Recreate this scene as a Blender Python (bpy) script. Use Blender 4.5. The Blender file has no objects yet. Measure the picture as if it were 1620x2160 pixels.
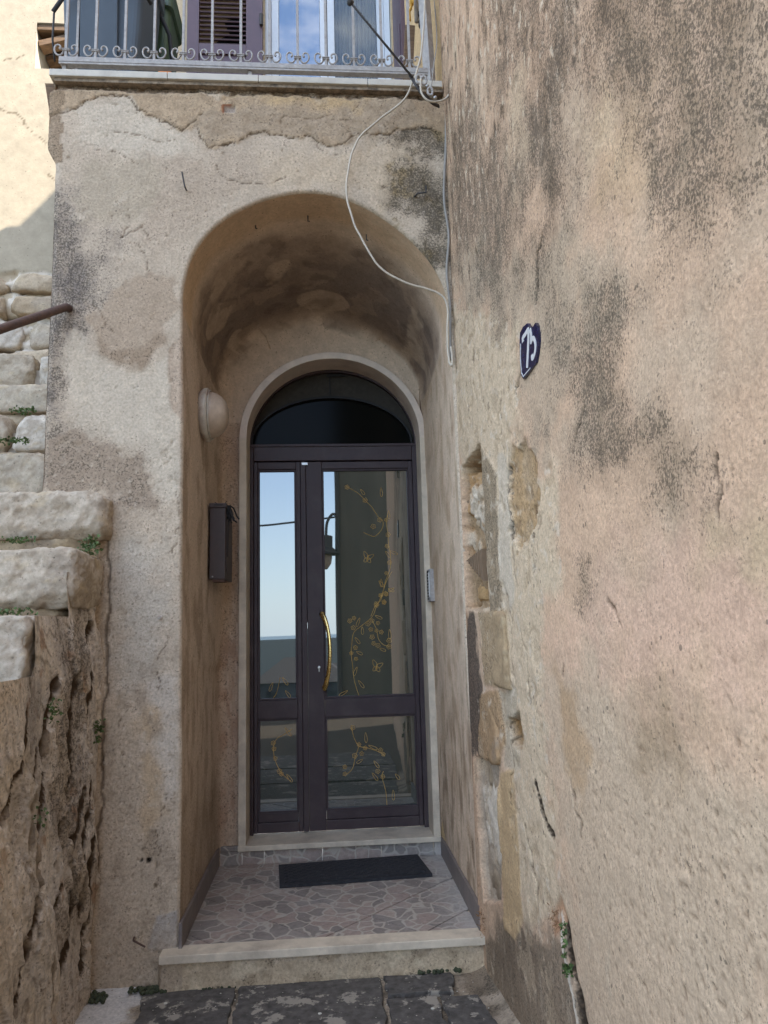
import bpy, bmesh, math, random
import numpy as np
from mathutils import Vector, Matrix, noise as mnoise

R = math.radians
scene = bpy.context.scene
col = scene.collection

# ------------------------------------------------------------------ camera
PITCH, YAW, ROLL = 0.1531, 0.0795, -0.0273
cam_d = bpy.data.cameras.new('camera')
cam_d.sensor_fit = 'VERTICAL'
cam_d.sensor_height = 36.0
cam_d.lens = 26.07
cam_d.clip_start = 0.05
cam_d.clip_end = 6000
cam = bpy.data.objects.new('camera', cam_d)
col.objects.link(cam)
fw = Vector((math.sin(YAW) * math.cos(PITCH), math.cos(YAW) * math.cos(PITCH), math.sin(PITCH)))
rt = Vector((math.cos(YAW), -math.sin(YAW), 0))
up = rt.cross(fw)
r2 = rt * math.cos(ROLL) + up * math.sin(ROLL)
u2 = -rt * math.sin(ROLL) + up * math.cos(ROLL)
M4 = Matrix((r2, u2, -fw)).transposed().to_4x4()
M4.translation = Vector((0.5715, -3.0395, 1.1649))
cam.matrix_world = M4
scene.camera = cam

# ------------------------------------------------------------------ sun, sky, exposure
SUN_DIR = Vector((1.0, -0.60, 1.15)).normalized()      # towards the sun
elev = math.asin(SUN_DIR.z)
sun_d = bpy.data.lights.new('sun', 'SUN')
sun_d.energy = 2.8
sun_d.angle = R(0.53)
sun_d.color = (1.0, 0.93, 0.82)
sun = bpy.data.objects.new('sun', sun_d)
sun.rotation_euler = (-SUN_DIR).to_track_quat('-Z', 'Y').to_euler()
col.objects.link(sun)

world = bpy.data.worlds.new('World')
scene.world = world
world.use_nodes = True
wn, wl = world.node_tree.nodes, world.node_tree.links
wn.clear()
w_out = wn.new('ShaderNodeOutputWorld')
w_bg = wn.new('ShaderNodeBackground')
w_bg.inputs['Strength'].default_value = 0.15
sky = wn.new('ShaderNodeTexSky')
sky.sky_type = 'NISHITA'
sky.sun_disc = False
sky.sun_elevation = elev
sky.sun_rotation = math.atan2(SUN_DIR.x, SUN_DIR.y)
sky.air_density = 0.8
sky.dust_density = 0.0
sky.ozone_density = 1.0
# fair-weather clouds mixed over the whole sky
tc = wn.new('ShaderNodeTexCoord')
mp = wn.new('ShaderNodeMapping')
mp.inputs['Scale'].default_value = (1.0, 1.0, 2.0)
mp.inputs['Location'].default_value = (3.1, 1.7, 0.4)
cn = wn.new('ShaderNodeTexNoise')
cn.inputs['Scale'].default_value = 2.4
cn.inputs['Detail'].default_value = 8
cn.inputs['Roughness'].default_value = 0.58
cr = wn.new('ShaderNodeValToRGB')
cr.color_ramp.elements[0].position = 0.44
cr.color_ramp.elements[1].position = 0.66
sx = wn.new('ShaderNodeSeparateXYZ')
hr = wn.new('ShaderNodeMapRange')
hr.inputs['From Min'].default_value = 0.18
hr.inputs['From Max'].default_value = 0.5
hr.inputs['To Max'].default_value = 0.8
mul = wn.new('ShaderNodeMath'); mul.operation = 'MULTIPLY'
mixc = wn.new('ShaderNodeMix'); mixc.data_type = 'RGBA'
mixc.inputs['B'].default_value = (9.5, 9.3, 9.0, 1)
wl.new(tc.outputs['Generated'], mp.inputs['Vector'])
wl.new(mp.outputs['Vector'], cn.inputs['Vector'])
wl.new(cn.outputs['Fac'], cr.inputs['Fac'])
wl.new(tc.outputs['Generated'], sx.inputs['Vector'])
wl.new(sx.outputs['Z'], hr.inputs['Value'])
wl.new(cr.outputs['Color'], mul.inputs[0])
wl.new(hr.outputs['Result'], mul.inputs[1])
wl.new(mul.outputs['Value'], mixc.inputs['Factor'])
wl.new(sky.outputs['Color'], mixc.inputs['A'])
# pale blue haze low over the whole horizon
hz = wn.new('ShaderNodeMapRange')
hz.inputs['From Min'].default_value = 0.0
hz.inputs['From Max'].default_value = 0.30
hz.inputs['To Min'].default_value = 0.92
hz.inputs['To Max'].default_value = 0.0
mixh = wn.new('ShaderNodeMix'); mixh.data_type = 'RGBA'
mixh.inputs['B'].default_value = (3.9, 4.8, 5.5, 1)
wl.new(sx.outputs['Z'], hz.inputs['Value'])
wl.new(hz.outputs['Result'], mixh.inputs['Factor'])
wl.new(mixc.outputs['Result'], mixh.inputs['A'])
wl.new(mixh.outputs['Result'], w_bg.inputs['Color'])
wl.new(w_bg.outputs['Background'], w_out.inputs['Surface'])

scene.view_settings.view_transform = 'Standard'
scene.view_settings.look = 'None'
scene.view_settings.gamma = 1.0
scene.view_settings.exposure = 2.27
scene.cycles.max_bounces = 8
scene.cycles.diffuse_bounces = 5

# ------------------------------------------------------------------ measured outlines (metres, wall coordinates)
FP = {
  'mortar': [(-0.705,3.627), (1.153,3.643), (1.185,3.344), (1.056,3.400), (0.926,3.385), (0.871,3.360), (0.753,3.361), (0.700,3.385), (0.721,3.355), (0.699,3.320), (0.624,3.295), (0.561,3.316), (0.519,3.350), (0.456,3.332), (0.361,3.350), (0.298,3.367), (0.204,3.307), (0.142,3.287), (0.080,3.276), (0.055,3.303), (0.028,3.367), (-0.044,3.358), (-0.086,3.387), (-0.148,3.412), (-0.231,3.456), (-0.263,3.513), (-0.335,3.523), (-0.417,3.509), (-0.496,3.453), (-0.566,3.423), (-0.695,3.397)],
  'greyrep': [(0.058,3.442), (0.204,3.481), (0.330,3.509), (0.457,3.465), (0.627,3.459), (0.757,3.546), (0.909,3.563), (1.017,3.530), (1.035,3.423), (0.871,3.371), (0.699,3.320), (0.624,3.299), (0.519,3.350), (0.361,3.350), (0.298,3.367), (0.080,3.281), (0.028,3.371), (-0.004,3.405)],
  'sand': [(0.099,3.560), (0.500,3.561), (0.844,3.561), (0.723,3.473), (0.521,3.491), (0.330,3.520), (0.162,3.527)],
  'pale0': [(-0.466,3.472), (-0.274,3.513), (-0.210,3.434), (-0.065,3.369), (0.039,3.279), (-0.104,3.230), (-0.348,3.247), (-0.471,3.312)],
  'grey1': [(-0.446,3.177), (-0.307,3.225), (-0.144,3.218), (-0.101,3.072), (-0.160,2.982), (-0.279,2.913), (-0.437,2.911), (-0.501,3.020)],
  'mold1': [(-0.563,3.007), (-0.479,2.976), (-0.367,2.868), (-0.392,2.716), (-0.407,2.587), (-0.481,2.481), (-0.446,2.294), (-0.469,2.151), (-0.484,2.050), (-0.538,1.970), (-0.628,1.891), (-0.677,2.994)],
  'grey2': [(-0.577,2.714), (-0.401,2.716), (-0.407,2.587), (-0.481,2.481), (-0.576,2.439)],
  'damp1': [(-0.425,2.545), (-0.356,2.524), (-0.291,2.631), (-0.155,2.719), (-0.054,2.633), (-0.042,2.526), (-0.100,2.420), (-0.127,2.326), (-0.184,2.249), (-0.272,2.269), (-0.360,2.325), (-0.373,2.419), (-0.413,2.471)],
  'damp1rim': [(-0.373,2.419), (-0.322,2.346), (-0.205,2.336), (-0.128,2.388), (-0.123,2.326), (-0.184,2.249), (-0.272,2.269), (-0.360,2.325)],
  'pale1': [(-0.469,2.419), (-0.379,2.315), (-0.271,2.257), (-0.184,2.232), (-0.078,2.326), (-0.032,2.211), (-0.032,2.007), (-0.035,1.688), (-0.086,1.679), (-0.140,1.788), (-0.176,1.887), (-0.320,1.948), (-0.464,2.009), (-0.491,2.232)],
  'damp2': [(-0.629,1.911), (-0.482,2.000), (-0.368,1.959), (-0.325,1.913), (-0.191,1.871), (-0.155,1.788), (-0.096,1.708), (-0.114,1.660), (-0.284,1.691), (-0.305,1.750), (-0.621,1.735)],
  'lime1': [(-0.262,1.555), (-0.111,1.514), (-0.069,1.229), (-0.119,0.972), (-0.245,0.940), (-0.281,1.234)],
  'pale2': [(-0.111,1.008), (-0.024,0.987), (-0.019,0.611), (-0.065,0.508), (-0.115,0.756)],
  'ochre1': [(-0.154,0.900), (-0.099,0.862), (-0.074,0.508), (-0.125,0.373), (-0.163,0.512)],
  'grey3': [(-0.084,0.118), (-0.006,0.131), (-0.004,0.001), (-0.117,-0.004)],
  'chip1': [(-0.125,0.416), (-0.090,0.405), (-0.089,0.337), (-0.132,0.305), (-0.142,0.357)],
  'edgestrip': [(-0.069,2.336), (-0.007,2.420), (-0.005,2.007), (-0.053,2.088), (-0.082,2.211)],
  'pale3': [(0.329,3.241), (0.624,3.271), (0.967,3.327), (0.958,3.048), (0.830,3.023), (0.621,3.110), (0.329,3.081)],
  'moldR': [(0.924,3.326), (1.012,3.363), (1.163,3.356), (1.150,2.425), (1.092,2.644), (1.044,2.777), (0.973,2.866), (0.947,3.025)],
  'moldR2': [(0.974,3.541), (1.172,3.571), (1.173,3.332), (0.946,3.350)],
  'stain4': [(-0.145,3.229), (0.246,3.239), (0.329,3.126), (0.103,2.986), (0.003,2.852), (-0.136,2.806), (-0.221,3.025)],
  'riser': [(-0.099,-0.029), (1.180,-0.052), (1.183,-0.171), (0.711,-0.172), (0.215,-0.146), (0.094,-0.171), (-0.096,-0.143)],
}
FC = {
  'c1': [(-0.566,3.423), (-0.496,3.453), (-0.417,3.509), (-0.335,3.523), (-0.263,3.513), (-0.231,3.456), (-0.148,3.412), (-0.086,3.387), (-0.044,3.358), (-0.020,3.375), (0.048,3.441)],
  'c2': [(0.028,3.367), (0.055,3.303), (0.080,3.276), (0.142,3.287), (0.204,3.307), (0.298,3.367), (0.361,3.350), (0.456,3.332), (0.519,3.350), (0.561,3.316), (0.624,3.295), (0.699,3.320), (0.721,3.348), (0.700,3.378), (0.753,3.361), (0.871,3.357), (0.926,3.385), (1.056,3.400), (1.110,3.390)],
  'c3': [(0.403,3.358), (0.397,3.428), (0.414,3.441), (0.541,3.421), (0.627,3.459)],
  'c4': [(-0.341,3.349), (-0.290,3.346), (-0.208,3.330), (-0.146,3.298), (-0.064,3.307)],
  'c5': [(-0.260,2.980), (-0.248,2.903), (-0.287,2.847), (-0.198,2.893), (-0.157,2.827)],
  'c6': [(-0.396,2.545), (-0.356,2.503), (-0.334,2.440), (-0.305,2.419)],
  'c7': [(0.874,3.459), (0.883,3.407)],
  'c8': [(-0.312,1.692), (-0.302,1.518), (-0.288,1.309), (-0.299,1.179), (-0.289,0.959), (-0.306,0.870), (-0.298,0.518), (-0.311,0.433), (-0.304,0.263)],
}
WP = {
  'mold1': [(0.791,3.431), (1.690,2.539), (1.610,2.474), (1.456,2.494), (1.328,2.461), (1.282,2.385), (1.272,2.228), (1.153,2.255), (1.021,2.423), (0.920,2.632), (1.036,2.759), (0.839,3.055)],
  'mold2': [(1.631,2.598), (2.157,2.076), (2.092,2.059), (1.965,2.102), (1.899,2.139), (1.800,2.140), (1.706,2.255), (1.600,2.411)],
  'mold3': [(0.068,3.423), (0.541,3.107), (0.970,2.646), (1.045,2.317), (0.904,2.270), (0.643,2.263), (0.344,2.400), (0.034,2.717), (0.051,3.066)],
  'mold4': [(1.666,2.265), (1.772,2.182), (1.834,2.036), (1.815,1.924), (1.766,1.828), (1.690,1.806), (1.565,1.799), (1.471,1.794), (1.403,1.857), (1.533,1.879), (1.632,1.939), (1.608,2.050), (1.682,2.111)],
  'mold5': [(1.318,1.855), (1.423,1.895), (1.530,1.859), (1.490,1.764), (1.371,1.667), (1.243,1.681), (1.209,1.768)],
  'mold6': [(1.262,1.614), (1.371,1.667), (1.533,1.608), (1.539,1.512), (1.440,1.469), (1.514,1.362), (1.440,1.330), (1.327,1.252), (1.186,1.261), (1.236,1.376), (1.335,1.455)],
  'mold7': [(1.621,1.512), (1.723,1.469), (1.721,1.360), (1.664,1.323), (1.599,1.380)],
  'mold8': [(1.184,2.016), (1.265,1.902), (1.187,1.736), (1.027,1.744), (0.964,1.849), (1.059,1.930)],
  'moldS': [(1.663,2.380), (1.936,2.182), (2.144,1.996), (2.132,1.922), (1.991,2.019), (1.762,2.128)],
  'spot9': [(1.993,2.034), (2.057,1.983), (2.069,1.917), (2.008,1.972)],
  'pale1': [(1.485,2.419), (1.567,2.366), (1.546,2.239), (1.447,2.272), (1.420,2.367)],
  'pale2': [(0.945,2.914), (1.060,2.900), (1.004,2.575), (0.902,2.529), (0.861,2.723)],
  'peach1': [(1.513,2.348), (1.703,2.236), (1.691,2.105), (1.629,2.048), (1.427,2.160), (1.471,2.255)],
  'grey1': [(0.075,2.695), (0.409,2.370), (0.824,2.084), (1.245,1.976), (1.403,2.014), (1.280,2.182), (0.904,2.270), (0.383,2.616)],
  'grey2': [(0.977,2.171), (1.264,2.085), (1.613,1.949), (1.579,1.880), (1.294,1.890), (1.128,1.688), (0.931,1.655), (0.798,1.935)],
  'palestrip': [(0.004,2.554), (0.824,2.084), (0.746,1.637), (1.106,1.561), (1.062,1.307), (0.890,1.182), (0.859,0.776), (0.945,0.421), (0.895,0.331), (0.593,0.220), (0.454,0.867), (0.232,1.373), (-0.049,2.013)],
  'pink1': [(1.249,1.280), (1.502,1.292), (1.762,1.319), (1.937,1.252), (1.976,1.094), (1.826,1.026), (1.583,1.058), (1.367,1.036), (1.254,1.142)],
  'olive1': [(1.778,1.326), (1.949,1.325), (2.013,1.197), (1.860,1.228)],
  'damp7': [(1.425,0.969), (1.556,1.010), (1.645,1.001), (1.634,0.938), (1.549,0.854), (1.426,0.840)],
  'pink2': [(0.944,1.154), (1.187,1.177), (1.208,1.037), (1.043,0.990)],
  'brown2': [(1.010,1.001), (1.121,0.972), (1.172,0.828), (1.110,0.725), (1.019,0.754)],
  'fadebr': [(1.007,0.988), (1.206,1.026), (1.957,0.858), (1.896,0.483), (1.032,0.008), (0.945,0.421)],
  'lowdamp': [(0.051,-0.022), (0.331,0.169), (0.593,0.220), (0.855,0.311), (0.939,0.289), (1.092,0.187), (1.095,0.042), (0.224,-0.438)],
  'lowdark': [(0.186,0.014), (0.591,0.205), (0.763,0.219), (0.517,0.051), (0.294,-0.044)],
  'rust1': [(0.821,0.329), (0.910,0.422), (0.938,0.383), (0.850,0.284)],
  'peelA': [(0.685,1.721), (0.832,1.724), (0.931,1.655), (0.947,1.510), (0.874,1.450), (0.799,1.401), (0.703,1.389), (0.655,1.464), (0.650,1.609)],
  'recA': [(0.044,1.814), (0.342,1.840), (0.356,1.539), (0.350,1.217), (0.011,1.226), (0.005,1.550)],
  'blockA': [(0.039,1.785), (0.241,1.742), (0.303,1.619), (0.294,1.494), (0.229,1.557), (0.031,1.606)],
  'whiteA': [(0.084,1.716), (0.286,1.677), (0.325,1.589), (0.297,1.548), (0.044,1.584)],
  'jamb': [(0.354,1.828), (0.540,1.680), (0.527,1.220), (0.373,1.208), (0.366,1.450)],
  'palejam': [(0.552,1.745), (0.658,1.720), (0.650,1.232), (0.594,1.203), (0.516,1.221)],
  'blockB': [(0.203,1.212), (0.558,1.211), (0.569,0.970), (0.234,0.930)],
  'blockC': [(0.132,0.893), (0.409,0.935), (0.448,0.771), (0.374,0.673), (0.103,0.656)],
  'seamC': [(0.409,0.935), (0.600,0.942), (0.627,0.680), (0.431,0.675)],
  'recB': [(0.052,0.651), (0.362,0.669), (0.349,0.532), (0.356,0.377), (0.314,0.202), (0.078,0.130), (0.039,0.376)],
  'whiteB': [(0.069,0.540), (0.360,0.590), (0.350,0.407), (0.330,0.323), (0.206,0.303), (0.087,0.370)],
  'hole': [(0.482,0.838), (0.639,0.886), (0.658,0.801), (0.590,0.747), (0.517,0.766)],
  'ochre': [(0.370,0.648), (0.530,0.689), (0.560,0.434), (0.574,0.241), (0.485,0.144), (0.352,0.131), (0.356,0.377)],
  'darkstripe': [(0.014,1.197), (0.131,1.213), (0.186,0.926), (0.103,0.652), (-0.010,0.633), (-0.030,0.910)],
  'corner': [(0.008,4.208), (0.221,3.997), (0.074,1.979), (0.039,1.785), (-0.032,2.008), (0.002,3.330)],
  'brownstrip': [(-0.175,1.221), (0.017,1.216), (-0.033,0.093), (-0.188,0.077), (-0.263,0.592)],
}
WC = {
  'k1': [(1.079,2.275), (1.041,2.244), (1.026,2.207), (0.999,2.101)],
  'k2': [(0.762,0.685), (0.794,0.632), (0.835,0.589), (0.882,0.575)],
  'k3': [(0.953,0.371), (0.970,0.312), (0.993,0.276), (1.018,0.241), (1.043,0.208), (1.059,0.161), (1.058,0.075)],
  'k4': [(1.830,1.439), (1.819,1.412), (1.824,1.378), (1.811,1.346)],
  'k5': [(0.831,1.955), (0.796,1.921), (0.767,1.898)],
  'k6': [(1.304,1.688), (1.251,1.641), (1.217,1.588)],
  'k7': [(0.686,1.729), (0.650,1.609), (0.655,1.464), (0.669,1.338), (0.683,1.276)],
  'k8': [(0.937,1.455), (0.900,1.362), (0.852,1.324)],
  'k9': [(1.060,1.054), (1.047,1.016)],
  'k10': [(0.379,2.598), (0.390,2.534)],
}
NL = {
  'leftniche': [(0.047,2.440), (0.160,0.842), (0.684,0.351), (0.566,2.406), (0.023,2.013)],
}
STEMS = [
  [(0.692,1.969), (0.762,1.925), (0.803,1.881), (0.835,1.847), (0.872,1.789), (0.899,1.760), (0.889,1.713), (0.850,1.676), (0.813,1.686), (0.785,1.700)],
  [(0.934,1.826), (0.918,1.760), (0.926,1.684), (0.928,1.618), (0.936,1.571), (0.934,1.496), (0.909,1.431), (0.888,1.357), (0.873,1.312), (0.840,1.276), (0.816,1.223)],
  [(0.942,1.472), (0.909,1.417), (0.883,1.346), (0.849,1.276), (0.824,1.221), (0.768,1.176), (0.720,1.138), (0.707,1.085), (0.702,1.023), (0.708,0.954), (0.714,0.885), (0.729,0.824), (0.740,0.793)],
  [(0.823,1.198), (0.846,1.151), (0.856,1.096), (0.883,1.064), (0.914,1.055)],
  [(0.694,0.629), (0.708,0.569), (0.734,0.523), (0.783,0.510), (0.837,0.490), (0.875,0.466)],
  [(0.879,0.209), (0.874,0.282), (0.856,0.356), (0.865,0.385)],
  [(0.734,0.523), (0.713,0.465), (0.697,0.407), (0.658,0.372)],
  [(0.270,0.794), (0.289,0.823), (0.309,0.905)],
  [(0.372,0.626), (0.326,0.598), (0.288,0.577), (0.269,0.541)],
  [(0.269,0.541), (0.276,0.475), (0.306,0.408), (0.332,0.378), (0.362,0.355)],
]
FLOWERS = [
  [(0.696,1.964), (0.799,1.886), (0.881,1.770), (0.918,1.769), (0.842,1.733), (0.926,1.684), (0.919,1.618), (0.930,1.524), (0.910,1.464), (0.874,1.339), (0.902,1.348), (0.849,1.285), (0.892,1.302)],
  [(0.875,1.338), (0.907,1.345), (0.850,1.291), (0.893,1.298), (0.697,1.201), (0.721,1.216), (0.716,1.162), (0.799,1.183), (0.823,1.198), (0.855,1.185), (0.814,1.151), (0.846,1.143), (0.873,1.134), (0.821,1.108), (0.828,1.073), (0.852,1.061), (0.915,1.086), (0.914,1.052), (0.702,1.023), (0.726,1.053), (0.728,0.991)],
  [(0.734,0.531), (0.768,0.511), (0.710,0.472), (0.748,0.482), (0.852,0.496), (0.867,0.474), (0.701,0.621), (0.654,0.379), (0.655,0.416), (0.834,0.386), (0.860,0.356)],
  [(0.269,0.556), (0.273,0.526), (0.280,0.475), (0.302,0.408), (0.313,0.393)],
]
LEAVES = [
  [(0.880,1.409), (0.935,1.368), (0.767,1.145), (0.738,1.091), (0.748,1.022), (0.723,0.923), (0.753,0.853), (0.654,0.807), (0.920,1.121), (0.878,1.037), (0.860,1.217), (0.744,1.192)],
  [(0.785,1.934), (0.894,1.932), (0.933,1.798), (0.955,1.580), (0.922,1.571), (0.880,1.404), (0.935,1.370)],
  [(0.773,0.566), (0.810,0.513), (0.736,0.442), (0.827,0.423), (0.915,0.258), (0.941,0.353), (0.818,0.358)],
  [(0.259,0.854), (0.350,0.813), (0.335,0.882), (0.355,0.370), (0.349,0.612)],
]
BUTTERFLIES = [
  [(0.841,0.942)],
  [(0.805,1.550)],
]
PLATE = [(0.8741,2.0605), (0.9031,2.0670), (0.9428,2.0624), (0.9573,2.0442), (0.9637,2.0311), (0.9729,2.0347), (0.9937,2.0319), (1.0110,2.0349), (1.0247,2.0188), (1.0325,1.9937), (1.0319,1.9666), (1.0201,1.9452), (0.9988,1.9170), (0.9559,1.9121), (0.8798,1.9073), (0.8603,1.9279), (0.8594,1.9761), (0.8638,2.0288)]
SEVEN = [(0.8993,2.0193), (0.8973,2.0340), (0.9247,2.0351), (0.9522,2.0403), (0.9499,2.0142), (0.9356,1.9703), (0.9218,1.9288)]
FIVE = [(0.9735,2.0136), (0.9677,1.9921), (0.9877,1.9974), (1.0032,1.9780), (1.0013,1.9554), (0.9843,1.9414), (0.9715,1.9403), (0.9694,1.9529)]
PLBORD = [(0.8704,2.0262), (0.8616,1.9753), (0.8649,1.9278), (0.8803,1.9102), (0.9519,1.9136)]
CAVE = [(0.014,1.784), (0.049,1.793), (0.342,1.835), (0.351,1.701), (0.350,1.620), (0.254,1.738)]

# ------------------------------------------------------------------ numpy noise and masks
def _hash(ix, iy, seed):
    h = (ix.astype(np.int64) * 374761393 + iy.astype(np.int64) * 668265263 + seed * 974711) & 0xffffffff
    h = ((h ^ (h >> 13)) * 1274126177) & 0xffffffff
    return h ^ (h >> 16)

def gnoise(x, y, seed=0):
    ix = np.floor(x); iy = np.floor(y)
    fx = x - ix; fy = y - iy
    ux = fx * fx * fx * (fx * (fx * 6 - 15) + 10)
    uy = fy * fy * fy * (fy * (fy * 6 - 15) + 10)
    def g(ox, oy):
        a = _hash(ix + ox, iy + oy, seed) / 4294967295.0 * 2 * np.pi
        return np.cos(a) * (fx - ox) + np.sin(a) * (fy - oy)
    a = g(0, 0) * (1 - ux) + g(1, 0) * ux
    b = g(0, 1) * (1 - ux) + g(1, 1) * ux
    return (a * (1 - uy) + b * uy) * 1.5

def fbm(x, y, sc, octv=4, seed=0, gain=0.5):
    s = 0; a = 1; t = 0
    for o in range(octv):
        s = s + a * gnoise(x * sc + 13.7 * o, y * sc - 7.1 * o, seed + o * 17)
        t += a; a *= gain; sc *= 2.03
    return s / t

def sstep(a, b, x):
    t = np.clip((x - a) / (b - a), 0, 1)
    return t * t * (3 - 2 * t)

def seg_dist(px, py, pts, closed=False):
    d = np.full(px.shape, 1e9)
    n = len(pts)
    for i in range(n if closed else n - 1):
        ax, ay = pts[i]; bx, by = pts[(i + 1) % n]
        vx, vy = bx - ax, by - ay
        L = vx * vx + vy * vy + 1e-12
        t = np.clip(((px - ax) * vx + (py - ay) * vy) / L, 0, 1)
        d = np.minimum(d, np.hypot(px - ax - t * vx, py - ay - t * vy))
    return d

def poly_sd(px, py, pts):
    """signed distance, positive inside"""
    d = seg_dist(px, py, pts, True)
    ins = np.zeros(px.shape, bool)
    n = len(pts)
    for i in range(n):
        ax, ay = pts[i]; bx, by = pts[(i + 1) % n]
        if ay == by:
            continue
        c = ((ay > py) != (by > py)) & (px < (bx - ax) * (py - ay) / (by - ay) + ax)
        ins ^= c
    return np.where(ins, d, -d)

def pmask(px, py, pts, soft=0.03, warp=0.02, wsc=9, seed=3):
    out = np.zeros(px.shape)
    m = soft + warp * 1.6 + 0.02
    xs = [p[0] for p in pts]; ys = [p[1] for p in pts]
    sel = (px > min(xs) - m) & (px < max(xs) + m) & (py > min(ys) - m) & (py < max(ys) + m)
    if not sel.any():
        return out
    x = px[sel]; y = py[sel]
    sd = poly_sd(x, y, pts) + warp * fbm(x, y, wsc, 4, seed) * 1.6
    out[sel] = sstep(-soft, soft, sd)
    return out

def lin(c):
    c = np.array(c, float) / 255.0
    return np.where(c <= 0.04045, c / 12.92, ((c + 0.055) / 1.055) ** 2.4)

KALB = 0.92                     # displayed colour in the shade -> albedo
WARM = np.array((1.05, 0.988, 0.94))   # the plaster is a warm lime render
class Paint:
    """albedo layers on a wall: rgb plus a speckle amount in alpha"""
    def __init__(s, x, y, base, speck=0.15):
        s.x, s.y = x, y
        s.c = np.ones(x.shape + (3,)) * lin(base) * KALB * WARM
        s.a = np.full(x.shape, float(speck))
        s.h = np.zeros(x.shape)
    def lay(s, m, rgb, amt=1.0, speck=None):
        m = np.clip(m * amt, 0, 1)
        s.c = s.c * (1 - m[..., None]) + lin(rgb) * KALB * WARM * m[..., None]
        if speck is not None:
            s.a = s.a * (1 - m) + speck * m
    def poly(s, pts, rgb, soft=0.03, warp=0.03, amt=1.0, speck=None, h=0, hsoft=None, seed=3, wsc=9):
        m = pmask(s.x, s.y, pts, soft, warp, wsc, seed)
        s.lay(m, rgb, amt, speck)
        if h:
            s.h = s.h + h * (m if hsoft is None else pmask(s.x, s.y, pts, hsoft, warp, wsc, seed))
        return m
    def grain(s, pts, rgb, soft, warp, amt, speck, seed=3, wsc=6, gsc=42, st=0.7):
        """a stain that breaks up into grains towards its edge"""
        m = pmask(s.x, s.y, pts, soft * 1.4, warp * 1.3, wsc, seed)
        n = fbm(s.x, s.y * st, gsc, 4, seed + 31, 0.65)
        b = fbm(s.x, s.y * st, 9, 4, seed + 37, 0.6)
        k = m * np.clip(0.72 + 0.9 * b + 1.1 * n, 0.0, 1.3)
        s.lay(k, rgb, amt)
        s.a = np.maximum(s.a, (s.a * (1 - m) + speck * m))
        return m
    def crack(s, pts, width=0.004, depth=0.006, rgb=(70, 58, 46), warp=0.012, seed=5, amt=0.9):
        m = 0.05
        xs = [p[0] for p in pts]; ys = [p[1] for p in pts]
        sel = (s.x > min(xs) - m) & (s.x < max(xs) + m) & (s.y > min(ys) - m) & (s.y < max(ys) + m)
        if not sel.any():
            return
        x, y = s.x[sel], s.y[sel]
        if depth >= 0.02: warp = min(warp, 0.007)
        wx = x + warp * fbm(x, y, 22, 3, seed); wy = y + warp * fbm(x, y, 22, 3, seed + 9)
        d = seg_dist(wx, wy, pts)
        w = width * (1 + 0.8 * fbm(x, y, 14, 2, seed + 4))
        k = 1 - sstep(w * 0.5, w * 1.3, d)
        full = np.zeros(s.x.shape); full[sel] = k
        if depth >= 0.02:
            kc = 1 - sstep(w * 1.1, w * 1.7, d); fc = np.zeros(s.x.shape); fc[sel] = kc
            s.lay(fc, rgb, 1.0)
        else:
            s.lay(full, rgb, amt)
        s.h = s.h - depth * full
    def vary(s, sc, amt, seed, rgb_d=(1, 1, 1), stretch=1.0, octv=5):
        n = fbm(s.x, s.y * stretch, sc, octv, seed)
        f = 1 + amt * n[..., None] * np.array(rgb_d)
        s.c = np.clip(s.c * f, 0.003, 0.95)

# ------------------------------------------------------------------ object helpers
def tag(o, label=None, cat=None, group=None, kind=None):
    if label: o['label'] = label
    if cat: o['category'] = cat
    if group: o['group'] = group
    if kind: o['kind'] = kind
    return o

def empty(name, loc, label=None, cat=None, group=None):
    o = bpy.data.objects.new(name, None)
    o.location = loc
    o.empty_display_size = 0.1
    col.objects.link(o)
    return tag(o, label, cat, group)

def link(name, me, mat, parent=None):
    if mat is not None and not me.materials:
        me.materials.append(mat)
    o = bpy.data.objects.new(name, me)
    col.objects.link(o)
    if parent is not None:
        o.parent = parent
        base = Vector((0, 0, 0)); p = parent
        while p is not None:
            base += p.location; p = p.parent
        o.location = -base            # geometry is written in world coordinates
    return o

def grid_mesh(name, P, C=None, mat=None, parent=None, keep=None, flip=False, smooth=True):
    """P (n,m,3) vertex grid, C (n,m,4) colour+speckle, keep (n-1,m-1) faces to keep"""
    n, m = P.shape[:2]
    idx = np.arange(n * m).reshape(n, m)
    q = np.stack([idx[:-1, :-1], idx[1:, :-1], idx[1:, 1:], idx[:-1, 1:]], -1)
    if flip:
        q = q[..., ::-1]
    q = q.reshape(-1, 4)
    if keep is not None:
        q = q[keep.reshape(-1)]
    me = bpy.data.meshes.new(name)
    me.vertices.add(n * m)
    me.vertices.foreach_set('co', P.reshape(-1).astype(np.float32))
    me.loops.add(len(q) * 4)
    me.loops.foreach_set('vertex_index', q.reshape(-1).astype(np.int32))
    me.polygons.add(len(q))
    me.polygons.foreach_set('loop_start', (np.arange(len(q)) * 4).astype(np.int32))
    me.polygons.foreach_set('use_smooth', np.full(len(q), smooth))
    me.update(calc_edges=True)
    if C is not None:
        a = me.color_attributes.new('Col', 'FLOAT_COLOR', 'POINT')
        a.data.foreach_set('color', C.reshape(-1).astype(np.float32))
    me.validate()
    return link(name, me, mat, parent)

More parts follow.
